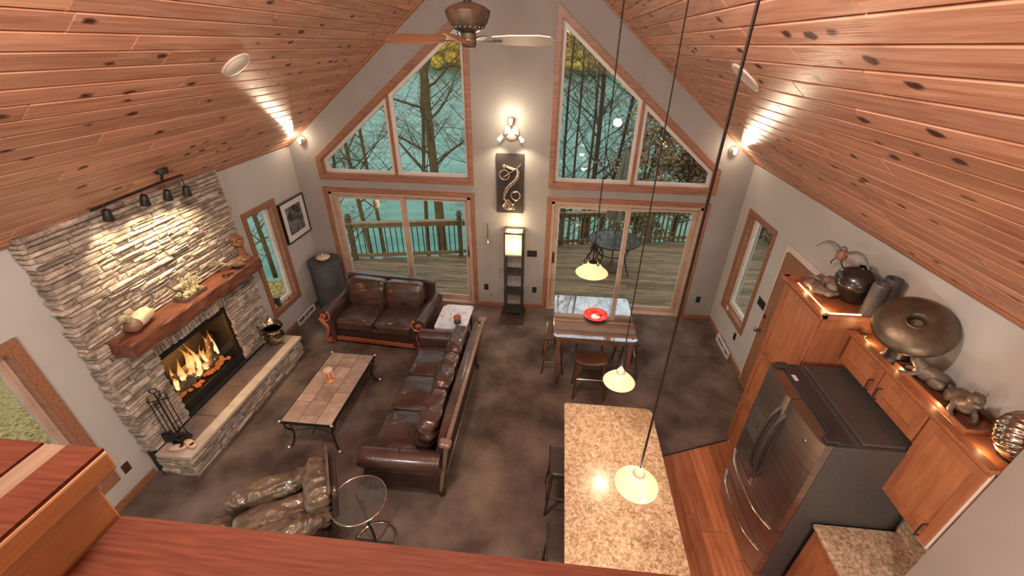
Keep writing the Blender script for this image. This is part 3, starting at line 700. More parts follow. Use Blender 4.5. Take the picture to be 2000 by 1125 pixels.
b = MB(); b.prism([(-.02, 0), (.07, 0), (.04, .06), (0, .06)], .03, .07); b.build('foot', 'iron', bd, bevel=.003)
b = MB()
for k in range(9):
    a = PI+rr.uniform(-.5, .5); l = rr.uniform(.12, .22); b.tube(bez([(0, .0, .08), (.03*math.cos(a), -l*.5, .10+.02*k/4), (.05*math.cos(a), -l, .08+.012*k)], 4), .0035, 4)
b.build('twigs', 'moss', bd)
coil = MB(); coil.torus((0, 0, .008), .035, .008, 20, 6); coil.torus((.02, .055, .008), .022, .007, 16, 6)
tag(coil.build('wire_coil', 'iron', loc=(.31, -2.34, ZM+.001), smooth=True), 'small dark coiled loop lying flat on mantel between tray and bird ornament', 'ornament')
fs_ = empty('carved_fist', (.21, -1.87, ZM), -.4, 'orange-brown carved wooden fist on round base at far end of mantel', 'sculpture')
b = MB(); b.lathe([(.075, 0), (.078, .012), (.07, .03), (.05, .036)], 18); b.build('base', 'fist_wood', fs_, smooth=True)
b = MB(); b.tube(bez([(0, 0, .03), (0, .0, .09), (.0, .0, .15)]), [.042-.006*i/24 for i in range(25)], 12, flat=.8); b.cushion((0, 0, .19), (.10, .07, .10), 8, 3); b.build('forearm', 'fist_wood', fs_, smooth=True)
for k in range(4):
    x = -.036+k*.024; b = MB(); b.tube(bez([(x, .028, .19), (x, .03, .235), (x, -.005, .255-.004*k), (x, -.042, .235), (x, -.045, .20), (x, -.028, .185)], 5), .0125, 8); b.build('finger', 'fist_wood', fs_, smooth=True)
b = MB(); b.tube(bez([(.045, .0, .16), (.055, -.03, .18), (.03, -.055, .195), (.0, -.058, .195)], 5), .014, 8); b.build('thumb', 'fist_wood', fs_, smooth=True)

fs_.scale = (1.25, 1.25, 1.25)
# ---- fireplace tools, slippers, scuttle on the hearth (top z = .33)
ZH = HZ+.046
ft = empty('fireplace_tool_set', (.27, -3.66, ZH), .5, 'black iron fireplace tool set hanging on its stand at near end of the hearth', 'fire tools')
b = MB(); b.lathe([(.075, 0), (.075, .012), (.02, .02), (.009, .03)], 18); b.tube([(0, 0, .02), (0, 0, .70)], .008, 8); b.torus((0, 0, .73), .03, .006, 16, 6, 'y'); b.build('stand', 'iron', ft, smooth=True)
b = MB(); b.tube([(-.09, 0, .60), (.09, 0, .60)], .006, 6).tube([(0, -.09, .60), (0, .09, .60)], .006, 6); b.build('hook_bar', 'iron', ft)
for k, (dx, dy) in enumerate(((-.08, 0), (.08, 0), (0, -.08), (0, .08))):
    b = MB(); b.tube([(dx, dy, .10), (dx, dy, .60)], .005, 6); b.torus((dx, dy, .635), .022, .005, 12, 5, 'x'); 
    b.tube([(dx, dy, .60), (dx, dy, .615)], .007, 6)
    if k == 0: b.cbox((dx, dy, .09), (.10, .02, .13))
    if k == 1: b.tube([(dx, dy, .11), (dx, dy, .02)], [.006, .035], 10)
    if k == 2: b.tube([(dx, dy, .10), (dx+.03, dy, .06)], .005, 6)
    if k == 3: b.tube([(dx, dy, .12), (dx-.02, dy, .03), (dx+.02, dy, .02)], .006, 6)
    b.build(['shovel', 'brush', 'poker', 'tongs'][k], 'iron', ft)
def slipper(loc, rz, label):
    r = empty('slipper', loc, rz, label, 'slipper', 'pale slippers on the hearth')
    b = MB(); b.cushion((0, 0, .03), (.075, .17, .06), 10, 2.6)
    for i, v in enumerate(b.v):
        if v[1] < 0 and v[2] > .03: b.v[i] = (v[0], v[1], v[2]-.018*min(1, -v[1]/.03))
    b.build('upper', 'slipper', r, smooth=True)
    b = MB(); b.lathe([(0, 0), (.022, .001), (.024, .0035)], 12, (0, -.035, .043)); b.build('opening', 'black_satin', r)
    return r
slipper((.345, -3.775, ZH), 1.9, 'pale peach slipper on the hearth corner, nearer the wall'); slipper((.435, -3.715, ZH), 1.2, 'pale peach slipper on the hearth corner, nearer the front edge')
sc = empty('brass_scuttle', (.27, -1.88, ZH), 0, 'tarnished brass coal scuttle with flared lip at far end of the hearth', 'scuttle')
prof = [(.085, 0), (.10, .01), (.125, .06), (.13, .12), (.12, .18), (.108, .22), (.125, .26), (.155, .30)]
b = MB(); b.lathe(prof+[(.148, .302), (.115, .262), (.10, .22), (.11, .18), (.12, .12), (.11, .05), (0, .03)], 28)
for i, v in enumerate(b.v):
    if v[2] > .2: b.v[i] = (v[0]+.05*(v[2]-.2)/.1*(1 if v[0] < 0 else .2)*-.6, v[1], v[2]+(-v[0])*.55*min(1, (v[2]-.2)/.06)*.6)
b.build('bucket', 'brass', sc, smooth=True)
b = MB(); b.lathe([(0, 0), (.10, 0)], 16, (0, 0, .20)); b.build('ash', 'black_paint', sc)
b = MB(); b.torus((0, 0, .22), .115, .007, 28, 6); b.build('band', 'brass', sc, smooth=True)
b = MB(); b.tube(bez([(-.02, -.13, .22), (-.04, -.19, .25), (-.05, -.18, .30), (-.03, -.12, .29)]), .008, 6); b.tube(bez([(0, -.12, .22), (.06, -.17, .21), (.10, -.13, .19), (.10, -.06, .20)]), .007, 6); b.build('handle', 'iron', sc, smooth=True)

# ---- track light on the ceiling above the chimney
tl = empty('track_light', (.40, -2.72, EAVE+SL*.40), 0, 'dark ceiling track light with four spot heads above the stone chimney', 'track light')
cz = lambda x: EAVE+SL*x
b = MB(); b.lathe([(.0, -.03), (.055, -.028), (.06, -.0), (.06, .02)], 16, (.40, -2.70, cz(.40)-.01)); child_off(b.build('canopy', 'iron', tl, smooth=True), tl)
p0_ = Vector((.31, -3.40, cz(.31)-.10)); p1_ = Vector((.36, -2.70, cz(.36)-.09)); p2_ = Vector((.36, -2.45, cz(.36)-.09))
b = MB(); b.tube([p0_, p1_, p2_], .013, 8); b.tube([p1_, (.40, -2.70, cz(.40)-.03)], .012, 8); child_off(b.build('track', 'iron', tl), tl)
heads = [(.33, -3.305, 2.84), (.36, -2.95, 2.86), (.36, -2.70, 2.83), (.36, -2.47, 2.80)]
for i, (x, y, z) in enumerate(heads):
    aim = Vector((.10, y+(.05 if i else .1), 1.9)) if i < 3 else Vector((.10, y+.1, 1.7)); hp = Vector((x, y, z-.03)); d = (aim-hp).normalized()
    q = d.to_track_quat('Z', 'Y').to_matrix().to_4x4()
    st = Vector((.335 if i == 0 else .36, y, cz(.335)-.10)); 
    b = MB(); b.tube([st, hp-d*.02], .006, 6); hd = child_off(b.build('stem', 'iron', tl), tl)
    b = MB(); b.M = Matrix.Translation(hp) @ q; b.lathe([(.015, -.06), (.03, -.05), (.036, .0), (.042, .045), (.038, .045), (.03, .01), (.0, .008)], 16); child_off(b.build('spot_head', 'iron', tl, smooth=True), tl)
    b = MB(); b.M = Matrix.Translation(hp) @ q; b.lathe([(.0, .030), (.030, .031)], 14); child_off(b.build('bulb', 'spot_glow', tl), tl)
    lamp('track_spot', 'SPOT', hp+d*.05, 32 if i in (1, 2) else 22, (1, .76, .46), .02, aim, 88, .9)
# round speakers in the ceiling
for side, (sx, sy), lb in (('L', (1.54, -2.77), 'round pale ceiling speaker in the left pine slope'), ('R', (W-5.537, -2.937), 'round pale ceiling speaker in the right pine slope')):
    root = empty('ceiling_speaker', (0, 0, 0), 0, lb, 'speaker'); root.matrix_world = slope_matrix(side) @ Matrix.Translation((sx*math.sqrt(1+SL*SL), sy, 0))
    b = MB(); b.lathe([(.105, .001), (.135, .001), (.135, .008), (.128, .014), (.108, .012)], 36); b.build('ring', 'speaker_ring', root, smooth=True)
    b = MB(); b.lathe([(.0, .007), (.07, .0065), (.107, .004), (.107, .001)], 36); b.build('grille', 'speaker_grille', root, smooth=True)

# ------------------------------------------------------------------ sofas
def sofa(name, n, Wd, loc, rz, label, wood_arms=True, seed=0, backdeg=8, sunk=0):
    """local frame: x along the seat, the front looks to -y, back panel at +y"""
    root = empty(name, loc, rz, label, 'sofa'); D = .95; aw = .22; iw = Wd-2*aw; wood = 'carved_wood' if wood_arms else 'leather_dark'
    b = MB(); b.box((-Wd/2+.07, -D/2+.09, .09), (Wd/2-.07, D/2-.12, .30)); b.build('base', 'leather_dark', root, bevel=.02)
    b = MB(); b.box((-Wd/2+.06, -D/2+.06, .075), (Wd/2-.06, -D/2+.105, .125)).box((-Wd/2+.06, -D/2+.05, .125), (Wd/2-.06, -D/2+.09, .145)); b.build('front_rail', wood, root, bevel=.008)
    for sx in (-1, 1):
        for yy, nm in ((-D/2+.10, 'foot'), (D/2-.13, 'foot')):
            b = MB(); b.lathe([(.022, 0), (.038, .02), (.042, .045), (.03, .07), (.035, .09)], 12, (sx*(Wd/2-.10), yy, 0)); b.build(nm, wood, root, smooth=True)
    # front apron and seats
    b = MB(); b.cushion((0, -D/2+.16, .22), (iw+.05, .14, .20), 8, 6); b.build('apron', 'leather', root, smooth=True)
    sw = iw/n
    for i in range(n):
        cx = -iw/2+sw*(i+.5)
        b = MB(); b.cushion((cx, -.09, .385), (sw-.004, .70, .16), 22, 7, puff=.045, wr=.012, seed=seed+i, wf=5, dirn=(1, .6, 1)); s_ = b.build('seat_cushion', 'leather', root, smooth=True)
        b = MB(); 
        for (xx) in (-1, 1):
            b.tube(bez([(cx+xx*(sw/2-.03), -.43, .435), (cx+xx*(sw/2-.012), -.10, .44), (cx+xx*(sw/2-.03), .2, .44)], 5), .005, 5)
        b.tube([(cx-sw/2+.04, -.432, .43), (cx+sw/2-.04, -.432, .43)], .005, 5); b.build('piping', 'leather_dark', s_, smooth=True)
    # arms with a rolled top flaring outward
    for sx in (-1, 1):
        def arm_profile(y, k):        # cross section in x, z; returns ring of points
            pts = []
            top = .53+.02*k; cxr = Wd/2-.105; r = .105
            for (a) in range(200, -110, -18):
                an = math.radians(a); pts.append((cxr+.01+r*math.cos(an)*1.0, top+r*math.sin(an)))
            pts += [(Wd/2-.09, .38), (Wd/2-.085, .12), (Wd/2-.215, .12), (Wd/2-.222, .40)]
            return [(sx*x, y, z) for x, z in pts]
        ys = [-D/2+.035, -D/2+.07, -.25, -.05, .15, .30, D/2-.10]; vs = []; fs = []; rings = [arm_profile(y, min(1, max(0, (y+.2)*1.2))) for y in ys]; k = len(rings[0])
        for rg in rings: vs += rg
        for i in range(len(rings)-1):
            for j in range(k): fs.append((i*k+j, i*k+(j+1) % k, (i+1)*k+(j+1) % k, (i+1)*k+j))
        fs += [tuple(range(k-1, -1, -1)), tuple(range((len(rings)-1)*k, len(rings)*k))]
        b = MB(); b.add(vs, fs); ar = b.build('arm', 'leather', root, smooth=True, auto=60)
        b = MB(); b.tube(bez([(sx*(Wd/2-.19), -.05, .60), (sx*(Wd/2-.095), -.05, .65), (sx*(Wd/2+.005), -.05, .58)], 5), .004, 5); b.build('seam', 'leather_dark', ar, smooth=True)
        # carved front: scroll and S-shaped post
        b = MB(); cxr = sx*(Wd/2-.10); yf = -D/2+.02
        sp = [(cxr+sx*(.018+.085*t/9.4)*math.cos(PI*.5+(-1)*t*.78+1.6)*1.0, yf, .53+(.018+.085*t/9.4)*math.sin(PI*.5-t*.78+1.6)) for t in [q*.45 for q in range(22)]]
        b.tube(sp, .016, 7); b.ball((cxr, yf-.005, .53), (.03, .015, .03), 10, 6)
        b.tube(bez([(cxr+sx*.085, yf, .50), (cxr+sx*.035, yf, .42), (cxr-sx*.02, yf, .33), (cxr-sx*.0, yf, .22), (cxr+sx*.035, yf, .14), (cxr+sx*.02, yf, .07)], 6), [.030]*12+[.026]*12+[.034]*7, 8, flat=.8)
        b.cbox((cxr+sx*.005, yf+.01, .10), (.10, .05, .07)); b.build('arm_scroll', wood if wood_arms else 'leather_dark', root, smooth=True)
    # back frame leaning outward, with wooden top rail
    tilt = math.radians(backdeg); hh = .62
    b = MB(); b.M = Matrix.Translation((0, D/2-.19, .22)) @ Matrix.Rotation(-tilt, 4, 'X')
    b.box((-Wd/2+.10, -.03, 0), (Wd/2-.10, .05, hh)); b.build('back_panel', 'leather_dark', root, bevel=.02)
    b = MB(); b.M = Matrix.Translation((0, D/2-.19, .22)) @ Matrix.Rotation(-tilt, 4, 'X'); b.cushion((0, .015, hh+.0), (Wd-.16, .12, .08), 10, 4); b.build('top_roll', 'leather', root, smooth=True)
    if n == 3:
        b = MB(); b.M = Matrix.Translation((0, D/2-.19, .22)) @ Matrix.Rotation(-tilt, 4, 'X')
        b.box((-Wd/2+.05, .051, hh-.02), (Wd/2-.05, .095, hh+.05)).box((-Wd/2+.07, .051, -.10), (-Wd/2+.11, .09, hh)).box((Wd/2-.11, .051, -.10), (Wd/2-.07, .09, hh)).box((-Wd/2+.07, .051, -.13), (Wd/2-.07, .09, -.08))
        b.cushion((-Wd/2+.07, .06, hh+.035), (.10, .12, .06), 5, 4).cushion((Wd/2-.07, .06, hh+.035), (.10, .12, .06), 5, 4)
        b.build('back_rail', 'rail_wood' if n == 3 else 'leather_dark', root, bevel=.008)
    bw = iw/n+.02
    for i in range(n):
        cx = -iw/2-.0+(iw/n)*(i+.5)
        b = MB(); b.M = Matrix.Translation((cx, D/2-.30, .66)) @ Matrix.Rotation(-tilt*1.3, 4, 'X')
        b.cushion((0, 0, 0), (bw-.004, .20, .48), 26, 6 if n == 2 else 4.5, puff=.03, wr=.030 if n == 3 else .010, seed=seed+9+i, wf=9 if n == 3 else 6, dirn=(.5, .6, 1.9)); s_ = b.build('back_cushion', 'leather', root, smooth=True)
        b = MB(); b.M = Matrix.Translation((cx, D/2-.30, .66)) @ Matrix.Rotation(-tilt*1.3, 4, 'X')
        b.tube(bez([(-bw/2+.03, -.105, -.15), (-bw/2+.02, -.10, .12), (-bw/2+.06, -.08, .215), (bw/2-.06, -.08, .215), (bw/2-.02, -.10, .12), (bw/2-.03, -.105, -.15)], 5), .005, 5); b.build('piping', 'leather_dark', s_, smooth=True)
    return root
sofa('loveseat', 2, 1.70, (1.60, -1.045, 0), math.radians(-4), 'brown leather loveseat with carved wooden scroll arms in front of left glass door', True, 3)
sofa('three_seat_sofa', 3, 2.23, (2.875, -2.77, 0), math.radians(-90), 'long brown leather three-seat sofa with its back to the dining area', False, 40, backdeg=9)

# recliner
rc = empty('recliner', (1.945, -4.42, 0), math.atan2(.84, -.55)-PI/2+math.radians(0), 'wrinkled brown leather recliner with puffy arms at the foot of the view', 'armchair')
rc.rotation_euler = (0, 0, math.atan2(-.50, -.866)+PI/2)      # local -y is the way it faces
def ruche(mb, amp, freq, ax, ends=None):
    for i, v in enumerate(mb.v):
        w = 1.0 if ends is None else (math.exp(-((abs(v[ends[0]]-ends[3])-ends[1])/ends[2])**2))
        q = noise.noise(Vector(v)*4)*1.6; mb.v[i] = (v[0], v[1], v[2]+amp*w*math.sin(v[ax]*freq+q*3)) if ax != 2 else (v[0], v[1]+amp*w*math.sin(v[2]*freq+q*3), v[2])
b = MB(); b.cushion((0, .0, .22), (.66, .74, .34), 8, 6); b.build('base', 'leather_dark', rc, smooth=True)
b = MB(); b.cushion((0, -.06, .43), (.34, .66, .20), 26, 4, puff=.04, wr=.035, seed=2, wf=8, dirn=(1, .6, 1)); b.build('seat', 'leather_grey', rc, smooth=True)
for sx in (-1, 1):
    b = MB(); b.cushion((sx*.245, -.05, .31), (.15, .74, .44), 8, 5); a_ = b.build('arm', 'leather_dark', rc, smooth=True)
    b = MB(); b.cushion((sx*.245, -.05, .555), (.20, .80, .16), 40, 3.0, wr=.026, seed=5+sx, wf=11, dirn=(1, 1.0, 1), puff=.015); ruche(b, .012, 85, 1, (1, .27, .10, -.05)); b.build('arm_pad', 'leather_grey', a_, smooth=True)
b = MB(); b.cushion((0, 0, 0), (.54, .20, .48), 36, 4.5, puff=.03, wr=.02, seed=7, wf=6, dirn=(.35, .5, 1.9)); ruche(b, .010, 75, 2); ruche(b, .008, 60, 0)
q_ = Matrix.Translation((0, .34, .60)) @ Matrix.Rotation(-.16, 4, 'X'); b.v = [tuple(q_ @ Vector(v)) for v in b.v]; b.build('back_pad', 'leather_grey', rc, smooth=True)
b = MB(); b.M = Matrix.Translation((0, .45, .55)) @ Matrix.Rotation(-.16, 4, 'X'); b.cushion((0, 0, 0), (.58, .06, .60), 10, 6); b.build('back_shell', 'leather_dark', rc, smooth=True)
b = MB(); b.M = Matrix.Translation((0, .455, .865)) @ Matrix.Rotation(-.16, 4, 'X'); b.tube([(-.27, 0, 0), (.27, 0, 0)], .014, 8); b.build('piping', 'leather_grey', rc, smooth=True)
b = MB(); b.cushion((0, -.58, .38), (.50, .34, .13), 24, 4, puff=.02, wr=.022, seed=12, wf=8); ruche(b, .008, 80, 0); b.build('footrest', 'leather_grey', rc, smooth=True)

# glass side table beside the recliner
gt = empty('round_glass_side_table', (2.605, -4.265, 0), 0, 'round clear glass side table with thin metal rim beside the recliner', 'side table')
b = MB(); b.torus((0, 0, .55), .245, .009, 48, 8); b.build('rim', 'chrome', gt, smooth=True)
b = MB(); b.lathe([(0, .547), (.24, .547), (.24, .555), (0, .555)], 48); b.build('glass_top', 'table_glass', gt)
b = MB(); b.tube(bez([(.02, .0, .54), (.06, -.05, .35), (.10, -.07, .15), (.105, -.075, .025)], 6), .013, 8); b.tube([(-.05, .05, .541), (.09, -.10, .541)], .008, 6); b.build('post', 'iron', gt, smooth=True)
b = MB(); b.torus((.105, -.075, .016), .19, .010, 40, 8); b.build('foot_ring', 'chrome', gt, smooth=True)
b = MB(); b.tube([(-.08, -.075, .016), (.29, -.075, .016)], .008, 6); b.build('foot_bar', 'iron', gt, smooth=True)

# ---- coffee table
ct = empty('coffee_table', (1.59, -2.78, 0), 0, 'stone tile coffee table on scrolled black iron legs between hearth and sofa', 'coffee table')
TX, TY, TZ = .305, .62, .455
b = MB(); b.ring(rect(-TX, TX, -TY, TY), rect(-TX+.008, TX-.008, -TY+.008, TY-.008), TZ-.035, TZ, 'z'); b.box((-TX+.008, -TY+.008, TZ-.03), (TX-.008, TY-.008, TZ-.012)); b.build('frame', 'iron', ct)
tiles = []      # three columns with staggered joints
cols = [(-TX+.008, -.105, [-.612, -.30, -.17, .09, .22, .36, .612]), (-.105, .105, [-.612, -.50, -.26, -.03, .12, .34, .52, .612]), (.105, TX-.008, [-.612, -.35, -.12, .05, .27, .44, .612])]
for (a, c, ys) in cols:
    for y0, y1 in zip(ys[:-1], ys[1:]):
        MB().box((a+.003, y0+.003, TZ-.012), (c-.003, y1-.003, TZ+.003)).build('tile', 'tile', ct, bevel=.003)
for sx in (-1, 1):
    for sy in (-1, 1):
        b = MB(); X, Y = sx*(TX-.02), sy*(TY-.03)
        b.tube(bez([(X-sx*.0, Y, TZ-.03), (X-sx*.01, Y+sy*.01, .34), (X-sx*.045, Y-sy*.035, .24), (X-sx*.035, Y-sy*.03, .12), (X+sx*.0, Y+sy*.0, .03), (X+sx*.02, Y+sy*.02, .022)], 6), .0105, 7)
        b.tube(bez([(X-sx*.02, Y-sy*.10, TZ-.035), (X-sx*.01, Y-sy*.07, .34), (X-sx*.045, Y-sy*.04, .26)], 5), .008, 6); lg = b.build('leg', 'iron', ct, smooth=True)
        b = MB(); b.ball((X+sx*.025, Y+sy*.025, .021), .021, 10, 7); b.build('ball_foot', 'bright_knob', lg, smooth=True)
        b = MB(); b.ball((sx*TX, sy*TY, TZ+.0), .017, 10, 7); b.build('corner_knob', 'bright_knob', ct, smooth=True)
b = MB(); b.tube([(0, -TY+.05, .24), (0, TY-.05, .24)], .006, 6)
for sy in (-1, 1): b.tube(bez([(-TX+.065, sy*(TY-.065), .24), (0, sy*(TY-.12), .25), (TX-.065, sy*(TY-.065), .24)], 5), .007, 6)
b.build('stretcher', 'iron', ct, smooth=True)
jr = empty('candle_jar', (1.535, -2.70, TZ+.004), 0, 'amber glass candle jar with a ribbed lid standing on the coffee table', 'candle')
pm('amber', (.50, .16, .05), (.66, .27, .11), 12, .15, coat=.5); pm('candle_rim', (.80, .58, .42), (.86, .66, .5), 8, .25, coat=.3)
b = MB(); b.lathe([(.052, 0), (.058, .006), (.050, .018), (.032, .032), (.044, .042), (.047, .06), (.050, .15), (.046, .158)], 24); b.build('jar', 'amber', jr, smooth=True)
b = MB(); b.lathe([(.052, .158), (.056, .164), (.054, .176), (.030, .182), (.016, .184), (.018, .196), (0, .20)], 24); b.build('lid', 'candle_rim', jr, smooth=True)
b = MB()
for k in range(6): a = k*PI/3; b.tube([(.050*math.cos(a), .050*math.sin(a), .05), (.053*math.cos(a), .053*math.sin(a), .155)], .004, 5)
b.build('rib', 'candle_rim', jr)

# ---- marble end table, bowl, pedestal, covered dish
et = empty('marble_end_table', (2.80, -1.24, 0), 0, 'low end table with pale grey veined marble top behind the sofa arm', 'end table')
def marble_mat():
    m = MATS['marble']; nt = m.node_tree; b = nt.nodes['Principled BSDF']
    t = nt.nodes.new('ShaderNodeTexCoord'); n1 = nd(nt, 'ShaderNodeTexNoise', Scale=5, Detail=4); mx = nt.nodes.new('ShaderNodeMix'); mx.data_type = 'VECTOR'; mx.inputs['Factor'].default_value = .35
    nt.links.new(t.outputs['Object'], n1.inputs['Vector']); nt.links.new(t.outputs['Object'], mx.inputs['A']); nt.links.new(n1.outputs['Color'], mx.inputs['B'])
    v = nd(nt, 'ShaderNodeTexVoronoi', Scale=7); v.feature = 'DISTANCE_TO_EDGE'; nt.links.new(mx.outputs['Result'], v.inputs['Vector'])
    r = nt.nodes.new('ShaderNodeValToRGB'); e = r.color_ramp.elements; e[0].position = 0; e[0].color = (.10, .10, .14, 1); e[1].position = .035; e[1].color = (.70, .71, .78, 1)
    nt.links.new(v.outputs['Distance'], r.inputs['Fac']); nt.links.new(r.outputs['Color'], b.inputs['Base Color'])
marble_mat()
b = MB(); b.cushion((0, 0, .535), (.48, .66, .03), 4, 30) if False else b.prism([(-.24+.03, -.33), (.21, -.33), (.24, -.30), (.24, .30), (.21, .33), (-.17, .33), (-.24, .26), (-.24, -.30)], .52, .55, 'z'); b.build('marble_top', 'marble', et, bevel=.004)
b = MB(); b.ring(rect(-.21, .21, -.29, .29), rect(-.18, .18, -.26, .26), .46, .519, 'z'); b.build('apron', 'stool_wood', et)
for sx in (-1, 1):
    for sy in (-1, 1): MB().box((sx*.195-.018, sy*.275-.018, 0), (sx*.195+.018, sy*.275+.018, .518)).build('leg', 'stool_wood', et, bevel=.003)
bw = empty('terracotta_bowl', (2.885, -1.41, .551), 0, 'small dark bowl with terracotta rim on the marble end table', 'bowl')
b = MB(); b.lathe([(.035, 0), (.05, .004), (.055, .03), (.042, .055), (.035, .06)], 22); b.build('base', 'black_satin', bw, smooth=True)
b = MB(); b.lathe([(.034, .058), (.052, .075), (.062, .10), (.06, .112), (.053, .112), (.05, .095), (.03, .075), (0, .07)], 22); b.build('cup', 'terracotta', bw, smooth=True)
pd = empty('round_pedestal', (.30, -.29, 0), 0, 'tall charcoal cylinder pedestal in the far left corner', 'pedestal')
b = MB(); b.lathe([(.25, 0), (.25, .85), (.245, .86)], 48); b.build('drum', 'charcoal', pd, smooth=True, auto=30)
b = MB(); b.lathe([(.262, .86), (.268, .865), (.268, .885), (.262, .892), (0, .892)], 48); b.build('top', 'charcoal', pd, smooth=True, auto=30)
ds = empty('covered_dish', (.30, -.29, .893), 0, 'pale ceramic covered dish with knobbed lid on the round pedestal', 'dish')
b = MB(); b.lathe([(.05, 0), (.07, .004), (.10, .03), (.118, .055), (.112, .06)], 26); b.build('bowl', 'ceramic_pale', ds, smooth=True)
b = MB(); b.lathe([(.116, .058), (.11, .068), (.07, .085), (.03, .092), (.012, .096), (.018, .11), (.012, .122), (0, .124)], 26); b.build('lid', 'ceramic_pale', ds, smooth=True)
b = MB(); b.cushion((-.02, .115, .05), (.03, .05, .03), 5, 3); b.build('handle', 'ceramic_pale', ds, smooth=True)

# ------------------------------------------------------------------ on the walls
pf = empty('framed_picture', (.002, -.35, 1.66), 0, 'black framed picture with white mat hanging on left wall by the corner', 'picture')
b = MB(); b.ring(rect(-.335, .335, -.33, .33), rect(-.315, .315, -.31, .31), 0, .045, 'x'); b.build('frame', 'black_paint', pf, bevel=.003)
b = MB(); b.prism(rect(-.315, .315, -.31, .31), 0, .03, 'x'); b.build('mat', 'photo_mat', pf)
b = MB(); b.prism(rect(-.21, .21, -.22, .22), .0305, .032, 'x'); b.build('print', 'photo_print', pf)
sf = empty('sill_photo_frame', (-.06, -1.22, .495), 0, 'small dark photo frame leaning on the left window sill', 'photo frame')
b = MB(); b.M = Matrix.Rotation(.5, 4, 'Z') @ Matrix.Rotation(-.25, 4, 'X'); b.box((-.05, 0, 0), (.05, .012, .15)); b.build('frame', 'black_satin', sf, bevel=.003)
b = MB(); b.M = Matrix.Rotation(.5, 4, 'Z') @ Matrix.Rotation(.3, 4, 'X'); b.box((-.01, .03, 0), (.01, .036, .12)); b.build('strut', 'black_satin', sf)
so = MB(); so.cushion((0, 0, .012), (.05, .07, .024), 6, 3); tag(so.build('sill_stone', 'brass', loc=(-.05, -.98, .495), smooth=True), 'small rounded metal trinket on the left window sill', 'trinket')
def outlet(loc, ax, label, m='plate_black', gangs=1, w=.075, h=.115):
    r = empty('outlet' if gangs == 1 else 'switch_plate', loc, 0, label, 'outlet' if gangs == 1 else 'switch')
    sg = -1 if ax == 'y' else (1 if ax == 'x' else -1)
    a = 'y' if ax == 'y' else 'x'; ww = w+(gangs-1)*.046
    MB().prism(rect(-ww/2, ww/2, -h/2, h/2), 0, sg*.006, a).build('plate', m, r, bevel=.0015)
    for g in range(gangs):
        cx = (g-(gangs-1)/2)*.046
        if gangs == 1:
            for zz in (-.027, .027): MB().prism(rect(cx-.014, cx+.014, zz-.014, zz+.014), sg*.0062, sg*.009, a).build('socket', m, r)
        else: MB().prism(rect(cx-.008, cx+.008, -.03, .03), sg*.0062, sg*.011, a).build('rocker', m, r)
    return r
outlet((3.088, -.001, .383), 'y', 'black outlet plate on far wall left of the shelf lamp'); outlet((3.954, -.001, .379), 'y', 'black outlet plate on far wall between shelf lamp and right glass door'); outlet((6.805, -.001, .384), 'y', 'black outlet plate on far wall in the right corner')
outlet((W-.001, -1.02, .37), 'X', 'black outlet plate on right wall beneath the narrow window'); outlet((.001, -4.05, .345), 'x', 'brown outlet plate on left wall near the loft ledge', 'plate_brown')
outlet((3.89, -.001, 1.09), 'y', 'wide black switch plate on far wall right of the shelf lamp', gangs=3); outlet((3.63, -.001, 1.08), 'y', 'black switch plate on far wall behind the shelf lamp', gangs=2); outlet((W-.001, -1.40, 1.2), 'X', 'black four-gang switch plate on right wall beside the brown door', gangs=4)

def vent(loc, ang, label):
    r = empty('wall_vent', loc, ang, label, 'vent')       # local x along the wall, y into the room
    b = MB(); b.ring(rect(-.26, .26, .0, .115), rect(-.245, .245, .014, .10), .02, .055, 'y')
    b.tube([(-.11, .04, .014), (.0, .04, .10)], .006, 5).tube([(.0, .04, .10), (.10, .04, .014)], .006, 5).tube([(-.11, .04, .10), (-.11, .04, .014)], .004, 5); b.build('frame', 'vent_white', r)
    b = MB(); b.box((-.25, .012, .01), (.25, .022, .105)); b.build('grille', 'vent_dark', r)
    return r
v1 = vent((.012, -.77, .0), -PI/2, 'white triangulated floor vent at the foot of left wall'); v2 = vent((W-.012, -.86, .0), PI/2, 'white triangulated floor vent at the foot of right wall')
fv = MB(); fv.box((5.44, -.42, 0), (5.56, -.32, .006)); o = fv.build('floor_register', 'vent_white'); tag(o, 'small white register set in carpet behind the dining table', 'vent')
# carved relief panel between the windows
rp_ = empty('relief_panel', (3.513, -.002, 2.275), 0, 'tall dark wall panel with silvery twisting metal relief, between the tall windows', 'wall art')
MB().box((-.213, -.035, -.465), (.213, 0, .465)).build('board', 'chair_dark', rp_, bevel=.004)
pm('relief_metal', (.35, .25, .18), (.75, .62, .50), 14, .22, metal=.9, bump=.3, bscale=40)
b = MB(); b.tube(bez([(.11, -.06, .27), (.13, -.07, .17), (.09, -.07, .07), (.0, -.065, -.02), (-.07, -.065, -.12), (-.085, -.06, -.22), (-.02, -.06, -.27)], 8), [.018+.030*math.sin(PI*i/48) for i in range(49)], 9, flat=.6); b.build('body', 'relief_metal', rp_, smooth=True)
b = MB(); b.torus((-.085, -.055, .15), .075, .017, 28, 8, 'y'); b.build('ring', 'relief_metal', rp_, smooth=True)
b = MB(); b.torus((.09, -.055, -.17), .07, .017, 28, 8, 'y'); b.build('ring', 'relief_metal', rp_, smooth=True)
b = MB(); b.tube([(-.10, -.075, .12), (.12, -.07, .27), (.17, -.06, .33)], [.008, .012, .005], 7); b.ball((-.09, -.06, .28), (.035, .025, .035)); b.tube(bez([(-.06, -.06, .28), (.02, -.065, .25), (.08, -.065, .24)], 5), .022, 7); b.build('limb', 'relief_metal', rp_, smooth=True)
